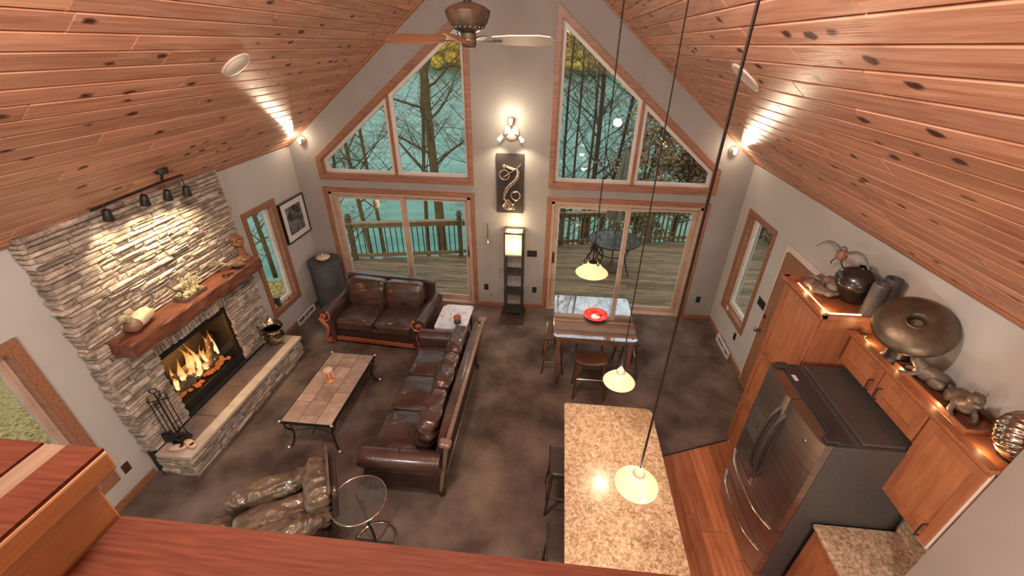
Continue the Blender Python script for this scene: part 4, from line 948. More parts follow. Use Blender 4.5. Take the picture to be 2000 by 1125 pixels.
for k in range(7):
    a = -2.7+k*.42; b = MB(); b.tube(bez([(-.03, -.055, -.24), (-.03+.08*math.cos(a), -.075, -.29+.08*math.sin(a)), (-.02+.13*math.cos(a+.4), -.05, -.28+.13*math.sin(a+.4))], 5), [.018*(1-i/12) + .003 for i in range(11)], 6); b.build('frond', 'relief_metal', rp_, smooth=True)
b = MB(); b.tube([(.08, -.05, -.24), (.09, -.05, -.36)], .006, 6); b.ball((.07, -.05, -.38), .022, 8, 6); b.build('tassel', 'relief_metal', rp_, smooth=True)
sn = empty('candle_snuffer', (3.14, -.001, 1.43), 0, 'long-handled bronze snuffer hanging on far wall left of the shelf lamp', 'snuffer')
b = MB(); b.tube([(0, -.02, .16), (.0, -.02, -.10)], .007, 7); b.torus((0, -.02, .165), .010, .003, 10, 5, 'y'); b.build('rod', 'bronze', sn, smooth=True)
b = MB(); b.lathe([(.030, -.165), (.022, -.13), (.008, -.10), (0, -.095)], 14, (0, -.03, 0)); b.build('bell', 'chrome', sn, smooth=True)
# three-arm wall lamp
wl = empty('wall_lamp', (3.53, -.001, 3.04), 0, 'round metal wall lamp with three small heads above the relief panel', 'wall lamp')
b = MB(); b.M = Matrix.Rotation(PI/2, 4, 'X'); b.lathe([(.115, 0), (.115, .012), (.10, .026), (.05, .034), (0, .035)], 36); b.build('back_plate', 'speaker_ring', wl, smooth=True)
pm('frost', (.8, .66, .42), rough=.5, emit=(1, .78, .45), es=.8)
for k, (a, g) in enumerate((((0, -.13, .145), (0, .0, 1)), ((-.14, -.12, -.045), (-.6, -.3, -.75)), ((.14, -.12, -.055), (.6, -.3, -.75)))):
    a = Vector(a); g = Vector(g).normalized()
    b = MB(); b.tube([(a.x*.3, -.02, a.z*.3), a*.8, a], .008, 7); ar = b.build('arm', 'chrome', wl, smooth=True)
    b = MB(); b.M = Matrix.Translation(a) @ g.to_track_quat('Z', 'Y').to_matrix().to_4x4(); b.lathe([(.018, -.02), (.024, .0), (.034, .06), (.031, .06), (.0, .02)], 14); b.build('head', 'frost', wl, smooth=True)
    b = MB(); b.ball(a+g*.045, .022, 10, 7); b.build('bulb', 'bulb', wl, smooth=True)
lamp('wall_lamp_light', 'POINT', (3.53, -.24, 3.24), 9, (1, .84, .62), .03); lamp('wall_lamp_light', 'SPOT', (3.38, -.16, 2.93), 16, (1, .82, .58), .03, (3.15, -.05, 1.6), 110, .9); lamp('wall_lamp_light', 'SPOT', (3.70, -.16, 2.92), 16, (1, .82, .58), .03, (3.9, -.05, 1.6), 110, .9)
# corner spot sconces that graze the pine ceiling
for x, lb in ((.262, 'small bright uplight in the far left corner under the pine ceiling'), (6.72, 'small bright uplight in the far right corner under the pine ceiling')):
    z = 2.835 if x < 3 else 2.90
    r = empty('corner_uplight', (x, -.001, z), 0, lb, 'wall light')
    b = MB(); b.M = Matrix.Rotation(PI/2, 4, 'X'); b.lathe([(.045, 0), (.045, .01), (.02, .016), (.012, .05), (0, .05)], 18); b.build('back_plate', 'vinyl_white', r, smooth=True)
    b = MB(); b.lathe([(.018, -.05), (.03, -.03), (.036, .02), (.030, .02), (0, .0)], 16, (0, -.085, 0)); b.build('head', 'vinyl_white', r, smooth=True)
    b = MB(); b.ball((0, -.085, .022), .024, 12, 8); b.build('bulb', 'bulb', r, smooth=True)
    s = 1 if x < 3 else -1
    lamp('uplight_beam', 'SPOT', (x+s*.0, -.125, z+.045), 120 if x < 3 else 200, (1, .80, .56), .01, (x+s*(.95 if s > 0 else .66), -2.0 if s > 0 else -2.4, EAVE+SL*((.95 if s > 0 else .66)+min(x, W-x))+.085), 12.5, .8)
    lamp('uplight_glow', 'POINT', (x, -.17, z+.02), 3.0, (1, .8, .58), .02)
# shelf floor lamp
sl = empty('shelf_floor_lamp', (3.60, -.16, 0), 0, 'black shelf floor lamp with glowing square paper shade against far wall', 'floor lamp')
hx, hy = .145, .13
b = MB()
for sx in (-1, 1):
    for sy in (-1, 1): MB().box((sx*hx-.011, sy*hy-.011, .0), (sx*hx+.011, sy*hy+.011, 1.56)).build('post', 'black_satin', sl)
for z in (.05, .42, .80, 1.14): MB().box((-hx-.002, -hy-.002, z), (hx+.002, hy+.002, z+.022)).build('shelf', 'black_satin', sl, bevel=.002)
b = MB(); b.ring(rect(-hx-.012, hx+.012, -hy-.012, hy+.012), rect(-hx+.012, hx-.012, -hy+.012, hy-.012), 1.545, 1.57, 'z'); b.build('top_frame', 'black_satin', sl)
b = MB(); b.ring(rect(-hx+.012, hx-.012, -hy+.012, hy-.012), rect(-hx+.016, hx-.016, -hy+.016, hy-.016), 1.18, 1.54, 'z'); b.build('shade', 'lamp_paper', sl)
lamp('shelf_lamp_light', 'POINT', (3.60, -.16, 1.66), 5, (1, .78, .48), .06); lamp('shelf_lamp_light', 'POINT', (3.60, -.36, 1.35), 4, (1, .78, .48), .10)
tag(MB().box((-.21, -.42, 0.0), (.21, .13, .012)).build('floor_mat', 'chair_dark', None, loc=(3.60, -.16, .001)), 'dark square floor mat under the shelf lamp', 'mat')

# ------------------------------------------------------------------ ceiling fan
fn = empty('ceiling_fan', (3.54, -3.0, 4.18), 0, 'dark bronze ceiling fan with wooden blades hanging from the ridge', 'fan')
b = MB(); b.lathe([(.045, -.015), (.05, -.01), (.055, .04), (.085, .055), (.10, .06), (.135, .10), (.155, .15), (.158, .175), (.12, .20), (.05, .222), (.03, .225)], 32); b.lathe([(0, -.05), (.045, -.048), (.055, -.03), (.055, .0), (.045, .01)], 24); b.build('motor', 'fan_metal', fn, smooth=True)
b = MB()
for k in range(20): a = k*PI/10; b.cbox((.112*math.cos(a), .112*math.sin(a), .085), (.012, .012, .03))
b.build('vent_fins', 'iron', fn)
RZ = RIDGE-4.18
b = MB(); b.tube([(0, 0, .22), (0, 0, RZ-.10)], .014, 10); b.lathe([(.014, .22), (.028, .225), (.028, .27), (.016, .29)], 14); b.build('down_rod', 'cord_brown', fn, smooth=True)
b = MB(); b.lathe([(.02, RZ-.16), (.06, RZ-.12), (.075, RZ-.06)], 20); b.build('canopy', 'fan_metal', fn, smooth=True)
for k in range(4):
    b = MB(); b.M = Matrix.Rotation(k*PI/2+.03, 4, 'Z') @ Matrix.Rotation(-.42, 4, 'X')
    b.prism([(.17, -.050), (.30, -.070), (.50, -.078), (.585, -.06), (.61, -.0), (.585, .06), (.50, .078), (.30, .070), (.17, .05)], -.004, .004, 'z'); bl = b.build('blade', 'fan_blade_light' if k == 0 else 'fan_blade', fn, bevel=.002)
    b = MB(); b.M = Matrix.Rotation(k*PI/2+.03, 4, 'Z'); b.prism([(.04, -.02), (.13, -.012), (.18, -.035), (.24, -.02), (.24, .02), (.18, .035), (.13, .012), (.04, .02)], -.012, -.005, 'z'); b.build('blade_iron', 'iron', bl, bevel=.002)
b = MB(); b.tube([(.04, -.02, -.045), (.042, -.022, -.13)], .0022, 5); b.ball((.042, -.022, -.135), .006, 6, 5); b.build('pull_chain', 'chrome', fn)

# ------------------------------------------------------------------ pendants
def pendant(x, y, zb, label, cord_r):
    r = empty('pendant_lamp', (x, y, zb), 0, label, 'pendant lamp', 'glass pendants over the kitchen island')
    top = EAVE+SL*(W-x)-zb
    b = MB(); b.lathe([(.135, 0), (.137, .003), (.126, .018), (.102, .045), (.066, .080), (.036, .105), (.032, .105), (.060, .078), (.096, .042), (.120, .014)], 36); b.build('shade', 'shade_glass', r, smooth=True)
    b = MB(); b.lathe([(.038, .098), (.040, .106), (.032, .128), (.018, .145), (.010, .165)], 20); b.build('fitter', 'duck_cream', r, smooth=True)
    b = MB(); b.tube([(0, 0, .16), (0, 0, top-.02)], cord_r, 7); b.build('cord', 'cord_brown', r, smooth=True)
    b = MB(); b.lathe([(0, top-.07), (.05, top-.05), (.06, top-.02), (.06, top)], 20); b.build('canopy', 'brass', r, smooth=True)
    b = MB(); b.ball((0, 0, .055), (.034, .034, .042), 14, 9); b.build('bulb', 'bulb', r, smooth=True)
    lamp('pendant_light', 'POINT', (x, y, zb-.03), 11, (1, .82, .58), .07); lamp('pendant_light', 'POINT', (x, y, zb+.17), .8, (1, .82, .58), .05)
pendant(4.852, -4.70, 1.745, 'glowing glass pendant over the near end of the island', .0065); pendant(4.873, -3.64, 1.645, 'glowing glass pendant over the far end of the island', .0045)
ch2 = empty('dining_pendant', (4.765, -1.50, 1.575), 0, 'wide glowing glass pendant with scrolled iron arms over the dining table', 'pendant lamp')
top = EAVE+SL*(W-4.765)-1.575
b = MB(); b.lathe([(.212, 0), (.214, .004), (.200, .020), (.165, .045), (.120, .10), (.075, .145), (.05, .155), (.045, .152), (.07, .14), (.112, .096), (.158, .042), (.192, .016)], 40); b.build('shade', 'shade_glass', ch2, smooth=True)
b = MB(); b.ball((0, 0, .075), (.045, .045, .055), 14, 9); b.build('bulb', 'bulb', ch2, smooth=True)
b = MB(); b.lathe([(.055, .150), (.058, .160), (.03, .175), (.012, .20)], 20); b.tube([(0, 0, .19), (0, 0, .46)], .008, 8); b.build('stem', 'cord_brown', ch2, smooth=True)
for k in range(4):
    b = MB(); b.M = Matrix.Rotation(k*PI/2+.5, 4, 'Z')
    b.tube(bez([(.02, 0, .42), (.055, 0, .37), (.05, 0, .33), (.03, 0, .35), (.035, 0, .38)], 5), .006, 6)
    b.tube(bez([(.008, 0, .40), (.03, 0, .32), (.09, 0, .25), (.135, 0, .20), (.125, 0, .16), (.09, 0, .165), (.095, 0, .19)], 5), .007, 6); b.build('scroll_arm', 'cord_brown', ch2, smooth=True)
b = MB()
z = .46; k = 0
while z < top-.06:
    b.torus((0, 0, z+.016), .011, .0028, 8, 4, 'y' if k % 2 else 'x'); z += .026; k += 1
b.build('chain', 'cord_brown', ch2)
b = MB(); b.tube([(0.006, 0, .46), (0.006, 0, top-.03)], .003, 5); b.build('cord', 'cord_brown', ch2)
b = MB(); b.lathe([(0, top-.06), (.05, top-.045), (.06, top-.01), (.06, top+.02)], 20); b.build('canopy', 'cord_brown', ch2, smooth=True)
lamp('dining_light', 'POINT', (4.765, -1.5, 1.55), 20, (1, .84, .62), .10)

# ------------------------------------------------------------------ dining table and stools
dt = empty('dining_table', (4.855, -1.50, 0), 0, 'square counter-height dining table with glossy dark glass top reflecting the windows', 'dining table')
HX2, HY2, ZT = .545, .535, .885
rc_ = []
for (cx, cy, a0) in ((1, 1, 0), (-1, 1, 90), (-1, -1, 180), (1, -1, 270)):
    for a in range(0, 91, 15): an = math.radians(a0+a); rc_.append((cx*(HX2-.06)+.06*math.cos(an), cy*(HY2-.06)+.06*math.sin(an)))
MB().prism(rc_, ZT-.010, ZT, 'z').build('glass_top', 'dining_glass', dt, bevel=.002)
MB().prism(inset(rc_, .012), ZT-.045, ZT-.011, 'z').build('table_top', 'dining_frame', dt, bevel=.004)
MB().ring(rect(-HX2+.07, HX2-.07, -HY2+.07, HY2-.07), rect(-HX2+.095, HX2-.095, -HY2+.095, HY2-.095), ZT-.13, ZT-.046, 'z').build('apron', 'dining_frame', dt)
for sx in (-1, 1):
    for sy in (-1, 1):
        b = MB(); X, Y = sx*(HX2-.075), sy*(HY2-.075); b.add([(X-.03, Y-.03, ZT-.046), (X+.03, Y-.03, ZT-.046), (X+.03, Y+.03, ZT-.046), (X-.03, Y+.03, ZT-.046), (X-.02+sx*.015, Y-.02+sy*.015, 0), (X+.02+sx*.015, Y-.02+sy*.015, 0), (X+.02+sx*.015, Y+.02+sy*.015, 0), (X-.02+sx*.015, Y+.02+sy*.015, 0)], [(0,1,2,3),(7,6,5,4),(0,4,5,1),(1,5,6,2),(2,6,7,3),(3,7,4,0)]); b.build('leg', 'dining_frame', dt, bevel=.004)
        b = MB(); b.lathe([(.012, ZT), (.012, ZT+.002), (0, ZT+.003)], 12, (sx*(HX2-.06), sy*(HY2-.06), 0)); b.build('screw_cap', 'plate_black', dt)
rb = empty('red_bowl', (4.885, -1.52, ZT+.001), 0, 'wide glossy red bowl in the middle of the dining table', 'bowl')
b = MB(); b.lathe([(.05, 0), (.06, .002), (.10, .018), (.165, .048), (.168, .052), (.160, .054), (.10, .028), (.05, .012), (0, .010)], 40); b.build('bowl', 'ceramic_red', rb, smooth=True)
pm('bowl_under', (.62, .45, .45), rough=.2, coat=.4)
b = MB(); b.lathe([(.101, .016), (.166, .046), (.170, .050), (.166, .0445), (.101, .0145)], 40); b.build('outer_glaze', 'bowl_under', rb, smooth=True)
b = MB(); b.cushion((.05, .03, .035), (.09, .03, .012), 6, 3); b.build('glaze_ridge', 'ceramic_red', rb, smooth=True)
def stool():
    r = empty('saddle_stool'); h = .60
    b = MB(); b.cushion((0, 0, h), (.44, .26, .05), 10, 6)
    for i, v in enumerate(b.v): b.v[i] = (v[0], v[1], v[2]+.05*(v[0]/.22)**2-.015)
    b.build('seat', 'stool_wood', r, smooth=True)
    for sx in (-1, 1):
        for sy in (-1, 1):
            b = MB(); t = (sx*.165, sy*.085, h-.02); f = (sx*.205, sy*.155, 0); b.tube([t, f], [.020, .017], 4); b.build('leg', 'stool_wood', r)
        b = MB(); b.tube([(sx*.19, -.12, .20), (sx*.19, .12, .20)], .010, 6); b.build('stretcher', 'stool_wood', r)
    for sy in (-1, 1):
        b = MB(); b.tube([(-.185, sy*.115, .33), (.185, sy*.115, .33)], .010, 6); b.build('foot_rail', 'chrome' if sy < 0 else 'stool_wood', r)
    return r
st0 = stool()
spots = [((4.825, -2.075), 0, 'brown saddle stool at the near side of the dining table'), ((4.33, -1.55), PI/2, 'brown saddle stool tucked at the left side of the dining table'),
         ((5.385, -1.55), PI/2, 'brown saddle stool tucked at the right side of the dining table'), ((4.90, -1.0), 0, 'brown saddle stool at the far side of the dining table')]
for i, (p, rz, lb) in enumerate(spots):
    o = st0 if i == 0 else copy_tree(st0); o.location = (*p, 0); o.rotation_euler = (0, 0, rz); tag(o, lb, 'stool', 'saddle stools around the dining table')
wc = MB(); wc.cushion((0, 0, .03), (.07, .05, .05), 6, 3); wc.tube([(0, -.02, .04), (.03, -.16, .03)], .012, 6)

# ------------------------------------------------------------------ kitchen island
isl = empty('kitchen_island', (4.90, -4.3, 0), 0, 'kitchen island with long tan granite-look top under the two pendants', 'island')
X0, X1, Y0, Y1, ZI = 4.452, 5.352, -5.75, -3.215, .92
rc_ = [(X0, Y0), (X1, Y0)]
for (cx, cy, a0) in ((X1-.06, Y1-.06, 0), (X0+.03, Y1-.03, 90)):
    rr_ = .06 if a0 == 0 else .03
    for a in range(0, 91, 18): an = math.radians(a0+a); rc_.append((cx+rr_*math.cos(an), cy+rr_*math.sin(an)))
child_off(MB().prism(rc_, ZI-.038, ZI, 'z').build('countertop', 'granite', isl, bevel=.006), isl)
child_off(MB().box((X0+.26, Y0+.03, .10), (X1-.03, Y1-.05, ZI-.039)).build('cabinet', 'cherry', isl, bevel=.004), isl)
child_off(MB().box((X0+.28, Y0+.05, 0), (X1-.07, Y1-.08, .099)).build('toe_kick', 'black_satin', isl), isl)
for k in range(3):
    y1 = Y1-.07-k*.62
    dr = child_off(MB().box((X1-.029, y1-.58, .14), (X1-.012, y1, .70)).build('door', 'cherry', isl, bevel=.004), isl)
    MB().box((X1-.0115, y1-.50, .22), (X1-.007, y1-.08, .62)).build('door_inset', 'cherry_light', dr, bevel=.003)
    MB().tube([(X1-.011, y1-.06, .55), (X1+.01, y1-.06, .55), (X1+.01, y1-.06, .65), (X1-.011, y1-.06, .65)], .005, 6).build('handle', 'iron', dr)
def bar_stool():
    r = empty('bar_stool')
    b = MB(); b.cushion((0, 0, .63), (.34, .36, .06), 10, 7); b.build('seat', 'chair_dark', r, smooth=True)
    b = MB(); b.tube([(-.172, -.17, .64), (-.172, .17, .64)], .006, 6); b.build('seat_trim', 'chrome', r)
    for sx in (-1, 1):
        for sy in (-1, 1): MB().tube([(sx*.14, sy*.14, .60), (sx*.19, sy*.18, 0)], [.018, .015], 4).build('leg', 'chair_dark', r)
    MB().tube([(-.18, -.165, .20), (-.18, .165, .20)], .009, 6).build('foot_rail', 'chrome', r)
    for sy in (-1, 1): MB().tube([(-.17, sy*.165, .26), (.17, sy*.165, .26)], .009, 6).build('stretcher', 'chair_dark', r)
    MB().tube([(.18, -.165, .20), (.18, .165, .20)], .009, 6).build('stretcher', 'chair_dark', r)
    return r
bs = bar_stool()
for i, (y, lb) in enumerate(((-3.72, 'dark bar stool half under the island top, farthest from the loft'), (-4.52, 'dark bar stool half under the island top, nearer the loft'))):
    o = bs if i == 0 else copy_tree(bs); o.location = (4.50, y, 0); tag(o, lb, 'bar stool', 'bar stools along the island')

# ------------------------------------------------------------------ refrigerator
fr = empty('refrigerator', (6.50, -3.83, 0), 0, 'stainless french-door refrigerator with water dispenser and dark sides', 'refrigerator')
C = lambda o: child_off(o, fr)
FY0, FY1 = -4.285, -3.385; XB, XF = 6.27, 6.19
C(MB().box((XB, FY0, .05), (7.03, FY1, 1.765)).build('body', 'fridge_side', fr, bevel=.006))
C(MB().box((XB+.02, FY0+.02, 0), (7.0, FY1-.02, .049)).build('plinth', 'black_satin', fr))
C(MB().box((XB+.20, FY0+.03, 1.766), (6.95, FY1-.03, 1.79)).build('top_cover', 'fridge_side', fr, bevel=.008))
C(MB().box((XB+.02, FY0+.02, 1.766), (XB+.14, FY1-.02, 1.785)).build('hinge_cover', 'black_satin', fr, bevel=.006))
def curved_panel(y0, y1, z0, z1, bulge, name):
    n = 12; b = MB(); mid = (FY0+FY1)/2; hw = (FY1-FY0)/2; pts = []
    for i in range(n+1):
        y = y0+(y1-y0)*i/n; t = (y-mid)/hw; pts.append((XF-bulge*(1-t*t)+(.018 if i in (0, n) else 0), y))
    pts += [(XB-.006, y1), (XB-.006, y0)]
    b.prism(pts, z0, z1, 'z'); return C(b.build(name, 'steel', fr, smooth=True, auto=35))
ym = (FY0+FY1)/2
dl = curved_panel(ym+.003, FY1, .73, 1.775, .028, 'door'); dr = curved_panel(FY0, ym-.003, .73, 1.775, .028, 'door')
w1 = curved_panel(FY0, FY1, .405, .722, .035, 'freezer_drawer'); w2 = curved_panel(FY0, FY1, .07, .397, .035, 'freezer_drawer')
for s, d_ in ((1, dl), (-1, dr)):
    y = ym+s*.045; b = MB(); b.tube(bez([(XF-.020, y, .86), (XF-.075, y, .98), (XF-.095, y, 1.24), (XF-.075, y, 1.50), (XF-.020, y, 1.64)], 6), .012, 8, flat=1.3); b.build('handle', 'black_satin', d_, smooth=True)
for wdr, z in ((w1, .675), (w2, .35)):
    b = MB(); b.tube(bez([(XF+.0, FY0+.04, z), (XF-.065, FY0+.2, z), (XF-.085, ym, z), (XF-.065, FY1-.2, z), (XF+.0, FY1-.04, z)], 8), .014, 8); b.build('handle', 'steel_bright', wdr, smooth=True)
b = MB(); b.box((XF-.028, ym+.14, 1.02), (XF-.018, ym+.36, 1.42)); dsp = b.build('dispenser', 'fridge_side', dl, bevel=.004)
MB().box((XF-.034, ym+.135, 1.405), (XF-.02, ym+.365, 1.42)).build('trim', 'steel_bright', dsp); MB().box((XF-.034, ym+.135, 1.02), (XF-.02, ym+.365, 1.032)).build('trim', 'steel_bright', dsp)
MB().box((XF-.040, ym+.16, 1.034), (XF-.029, ym+.34, 1.05)).build('drip_tray', 'black_satin', dsp); MB().box((XF-.036, ym+.20, 1.20), (XF-.0285, ym+.30, 1.30)).build('paddle', 'chrome', dsp, bevel=.003)
for dd, yy in ((dl, FY1-.05), (dr, FY0+.05)):
    MB().box((XB-.05, yy-.03, 1.777), (XB+.05, yy+.03, 1.80)).build('hinge', 'black_satin', dd, bevel=.004)
b = MB(); b.cushion((XF-.018, FY0+.14, 1.66), (.008, .03, .03), 4, 4); b.build('badge', 'chrome', dr, smooth=True)
MB().box((XB+.03, FY1-.24, 1.786), (XB+.06, FY1-.17, 1.789)).build('label', 'photo_mat', [o for o in fr.children if o.name.startswith('hinge_cover')][0])

# ------------------------------------------------------------------ cherry cabinets
def cab_door(root, y0, y1, z0, z1, xf, handle=None, name='door'):
    d = child_off(MB().ring(rect(y0, y1, z0, z1), inset(rect(y0, y1, z0, z1), .062), xf, xf-.02, 'x').build(name, 'cherry', root, bevel=.003), root)
    MB().prism(inset(rect(y0, y1, z0, z1), .063), xf-.002, xf-.010, 'x').build('panel', 'cherry_light', d)
    if handle:
        hy, hz0, hz1 = handle; MB().tube([(xf-.019, hy, hz0), (xf-.05, hy, hz0), (xf-.05, hy, hz1), (xf-.019, hy, hz1)], .0055, 6).build('handle', 'iron', d)
    return d
def crown(root, x, y0, y1, z, ends=(1, 1)):
    child_off(MB().prism([(x+.01, z-.05), (x-.02, z-.05), (x-.028, z-.02), (x-.05, z-.008), (x-.05, z+.004), (x+.01, z+.004)], y0, y1, 'y').build('crown', 'cherry_light', root), root)
pn = empty('pantry_cabinet', (6.76, -3.03, 0), 0, 'tall cherry pantry cabinet left of the refrigerator with display pieces on top', 'cabinet')
PX, PY0, PY1, PZ = 6.50, -3.355, -2.71, 2.285
child_off(MB().box((PX, PY0, .08), (W-.055, PY1, PZ-.03)).build('body', 'cherry', pn, bevel=.002), pn)
child_off(MB().box((PX+.05, PY0+.01, 0), (W-.055, PY1-.01, .079)).build('toe_kick', 'black_satin', pn), pn)
cab_door(pn, PY0+.012, PY1-.012, 1.42, PZ-.06, PX-.001, (PY0+.05, 1.50, 1.62)); cab_door(pn, PY0+.012, PY1-.012, .75, 1.405, PX-.001, (PY0+.05, 1.15, 1.27)); cab_door(pn, PY0+.012, PY1-.012, .11, .735, PX-.001, (PY0+.05, .58, .70))
crown(pn, PX, PY0-.02, PY1+.05, PZ); 
child_off(MB().box((PX-.04, PY1, PZ-.045), (W-.055, PY1+.045, PZ+.004)).build('crown', 'cherry_light', pn, bevel=.006), pn)
child_off(MB().box((PX-.04, PY0-.02, PZ-.045), (W-.055, PY0, PZ+.004)).build('crown', 'cherry_light', pn, bevel=.006), pn)
child_off(MB().box((PX+.012, PY0+.0, PZ-.03), (W-.055, PY1, PZ-.022)).build('top_board', 'cherry', pn), pn)
uc = empty('cabinet_over_refrigerator', (6.9, -3.83, 1.85), 0, 'short two-door cherry wall cabinet above the refrigerator', 'cabinet')
UX, UZ = 6.765, 2.155
child_off(MB().box((UX, -4.262, 1.84), (W-.002, -3.378, UZ-.03)).build('body', 'cherry', uc), uc)
cab_door(uc, -3.82, -3.40, 1.86, UZ-.055, UX-.001, (-3.775, 1.875, 1.98)); cab_door(uc, -4.252, -3.83, 1.86, UZ-.055, UX-.001, (-3.875, 1.875, 1.98))
crown(uc, UX, -4.263, -3.378, UZ)
wc_ = empty('wall_cabinet', (6.9, -4.48, 1.40), 0, 'tall cherry wall cabinet above the granite counter, right of the refrigerator', 'cabinet')
child_off(MB().box((UX, -4.708, 1.375), (W-.002, -4.266, UZ-.03)).build('body', 'cherry', wc_), wc_)
cab_door(wc_, -4.70, -4.275, 1.385, UZ-.055, UX-.001, (-4.64, 1.41, 1.53)); crown(wc_, UX, -4.708, -4.264, UZ)
child_off(MB().box((UX-.012, -4.7085, 1.375), (UX, -4.701, UZ-.03)).build('end_trim', 'vinyl_white', wc_), wc_)
bc = empty('base_cabinet', (6.75, -4.9, 0), 0, 'base cabinet with granite-look counter right of the refrigerator', 'cabinet')
child_off(MB().box((6.46, -4.72, .10), (6.774, -4.31, .875)).box((6.46, -5.6, .10), (6.774, -5.33, .875)).box((6.775, -4.711, .10), (W-.002, -4.31, .875)).build('body', 'cherry', bc), bc)
cab_door(bc, -4.70, -4.33, .12, .86, 6.459, None)
child_off(MB().box((6.425, -4.7105, .877), (W-.003, -4.305, .915)).box((6.425, -5.6, .877), (6.774, -4.7105, .915)).build('countertop', 'granite', bc, bevel=.008), bc)
child_off(MB().box((W-.045, -4.7105, .916), (W-.003, -4.305, 1.02)).build('backsplash', 'granite', bc, bevel=.004), bc)
child_off(MB().box((W-.012, -4.7105, 1.021), (W-.002, -4.305, 1.372)).build('backsplash_panel', 'vinyl_white', bc), bc)
dw = empty('dishwasher', (6.46, -5.03, 0), 0, 'dark dishwasher with long pale handle bar under the granite counter', 'dishwasher')
child_off(MB().box((6.44, -5.325, .10), (6.774, -4.725, .875)).build('body', 'black_satin', dw, bevel=.004), dw)
child_off(MB().tube([(6.40, -5.28, .82), (6.40, -4.76, .82)], .013, 8).tube([(6.44, -5.25, .82), (6.40, -5.25, .82)], .008, 6).tube([(6.44, -4.79, .82), (6.40, -4.79, .82)], .008, 6).build('handle', 'steel_bright', dw, smooth=True), dw)
child_off(MB().box((6.432, -5.32, .12), (6.4395, -4.73, .78)).build('door', 'steel', dw, bevel=.003), dw)

# rope lights behind the crown mouldings
def rope(pts, label):
    b = MB(); b.tube(pts, .008, 6); return tag(b.build('rope_light', 'rope_glow', smooth=True), label, 'rope light')
rope([(PX+.035, PY1-.10, PZ-.012), (PX+.03, PY0+.06, PZ-.012), (PX+.06, PY0+.035, PZ-.012), (6.82, PY0+.04, PZ-.012)], 'glowing rope light along the front of the pantry top')
rope([(UX+.03, -3.45, UZ-.02), (UX+.02, -3.9, UZ-.02), (UX+.03, -4.3, UZ-.02), (UX+.02, -4.66, UZ-.02)], 'glowing rope light along the front of the low cabinet tops')
for y in (-3.5, -3.85, -4.2, -4.55): lamp('rope_lamp', 'POINT', (UX+.045, y, UZ+.01), .55, (1, .6, .28), .015)
lamp('rope_lamp', 'POINT', (PX+.05, -3.25, PZ+.02), .6, (1, .6, .28), .015); lamp('rope_lamp', 'POINT', (PX+.05, -2.95, PZ+.02), .5, (1, .6, .28), .015)

# ---- pieces on the pantry (top z = 2.263)
ZP = PZ-.021
brd = empty('winged_bird_sculpture', (6.70, -2.90, ZP+.012), 0, 'bird sculpture with spread grey wings over a driftwood base on the pantry', 'sculpture')
b = MB(); b.cushion((0, 0, .035), (.26, .34, .07), 12, 2.4, wr=.035, seed=3, wf=10); b.cushion((.04, -.04, .075), (.15, .16, .09), 9, 2.4, wr=.03, seed=6, wf=12); b.build('driftwood_base', 'driftwood', brd, smooth=True)
for k in range(5):
    a = k*1.3; b = MB(); b.tube(bez([(0, 0, .05), (.07*math.cos(a), .09*math.sin(a), .09), (.12*math.cos(a), .17*math.sin(a), .05+.02*k)], 5), [.016-.0012*i for i in range(11)], 6); b.build('root', 'driftwood', brd, smooth=True)
b = MB(); b.cushion((.03, -.02, .10), (.12, .10, .08), 9, 2.2); b.build('resting_bird', 'duck_brown', brd, smooth=True)
b = MB(); b.tube(bez([(.05, -.03, .12), (.09, -.05, .20), (.06, -.02, .26), (.05, .0, .31)], 6), .006, 6); b.tube(bez([(.02, .02, .31), (.0, .03, .27), (.01, .04, .24)], 5), .005, 5); b.build('support_wire', 'iron', brd, smooth=True)
b = MB(); b.cushion((.04, .0, .345), (.085, .075, .10), 9, 2.6); b.build('bird_body', 'fist_wood', brd, smooth=True)
b = MB(); b.ball((.03, -.005, .405), (.026, .026, .022), 10, 7); b.tube([(.02, -.01, .405), (-.02, -.03, .400)], [.010, .002], 6); b.build('bird_head', 'feather_grey', brd, smooth=True)
for s in (-1, 1):
    b = MB(); dirv = Vector((.40, -.92, 0))*-s if False else Vector((.42, -.90, 0))*s
    P = [Vector((.04, 0, .37))+dirv*.03, Vector((.04, 0, .405))+dirv*.10, Vector((.04, 0, .395))+dirv*.17, Vector((.04, 0, .32))+dirv*.245]
    pts = bez(P, 6); b.tube(pts, [.020*(1-.75*(i/18)**2)+.002 for i in range(19)], 8, flat=.35); b.build('bird_wing', 'feather_grey', brd, smooth=True)
vs_ = MB(); vs_.lathe([(.075, 0), (.085, .01), (.12, .08), (.165, .16), (.172, .20), (.155, .255), (.10, .295), (.05, .315), (.045, .325), (.036, .32), (.034, .28)], 40)
tag(vs_.build('black_vase', 'black_paint', loc=(6.85, -3.06, ZP), smooth=True), 'glossy black broad-shouldered vase with small mouth on the pantry top', 'vase'); MATS['black_paint'].node_tree.nodes['Principled BSDF'].inputs['Coat Weight'].default_value = .6
for (x, y, r, h, lb) in ((6.955, -3.265, .062, .335, 'grey cylinder vase on the pantry, the taller one by the wall'), (6.85, -3.30, .056, .30, 'grey cylinder vase on the pantry, the shorter one in front')):
    c_ = MB(); c_.lathe([(r, 0), (r, h-.01), (r-.004, h), (r-.024, h), (r-.028, h-.01), (r-.028, h-.2), (0, h-.2)], 26); tag(c_.build('cylinder_vase', 'vase_grey' if h < .32 else 'charcoal', loc=(x, y, ZP), smooth=True, auto=40), lb, 'vase', 'cylinder vases on the pantry')
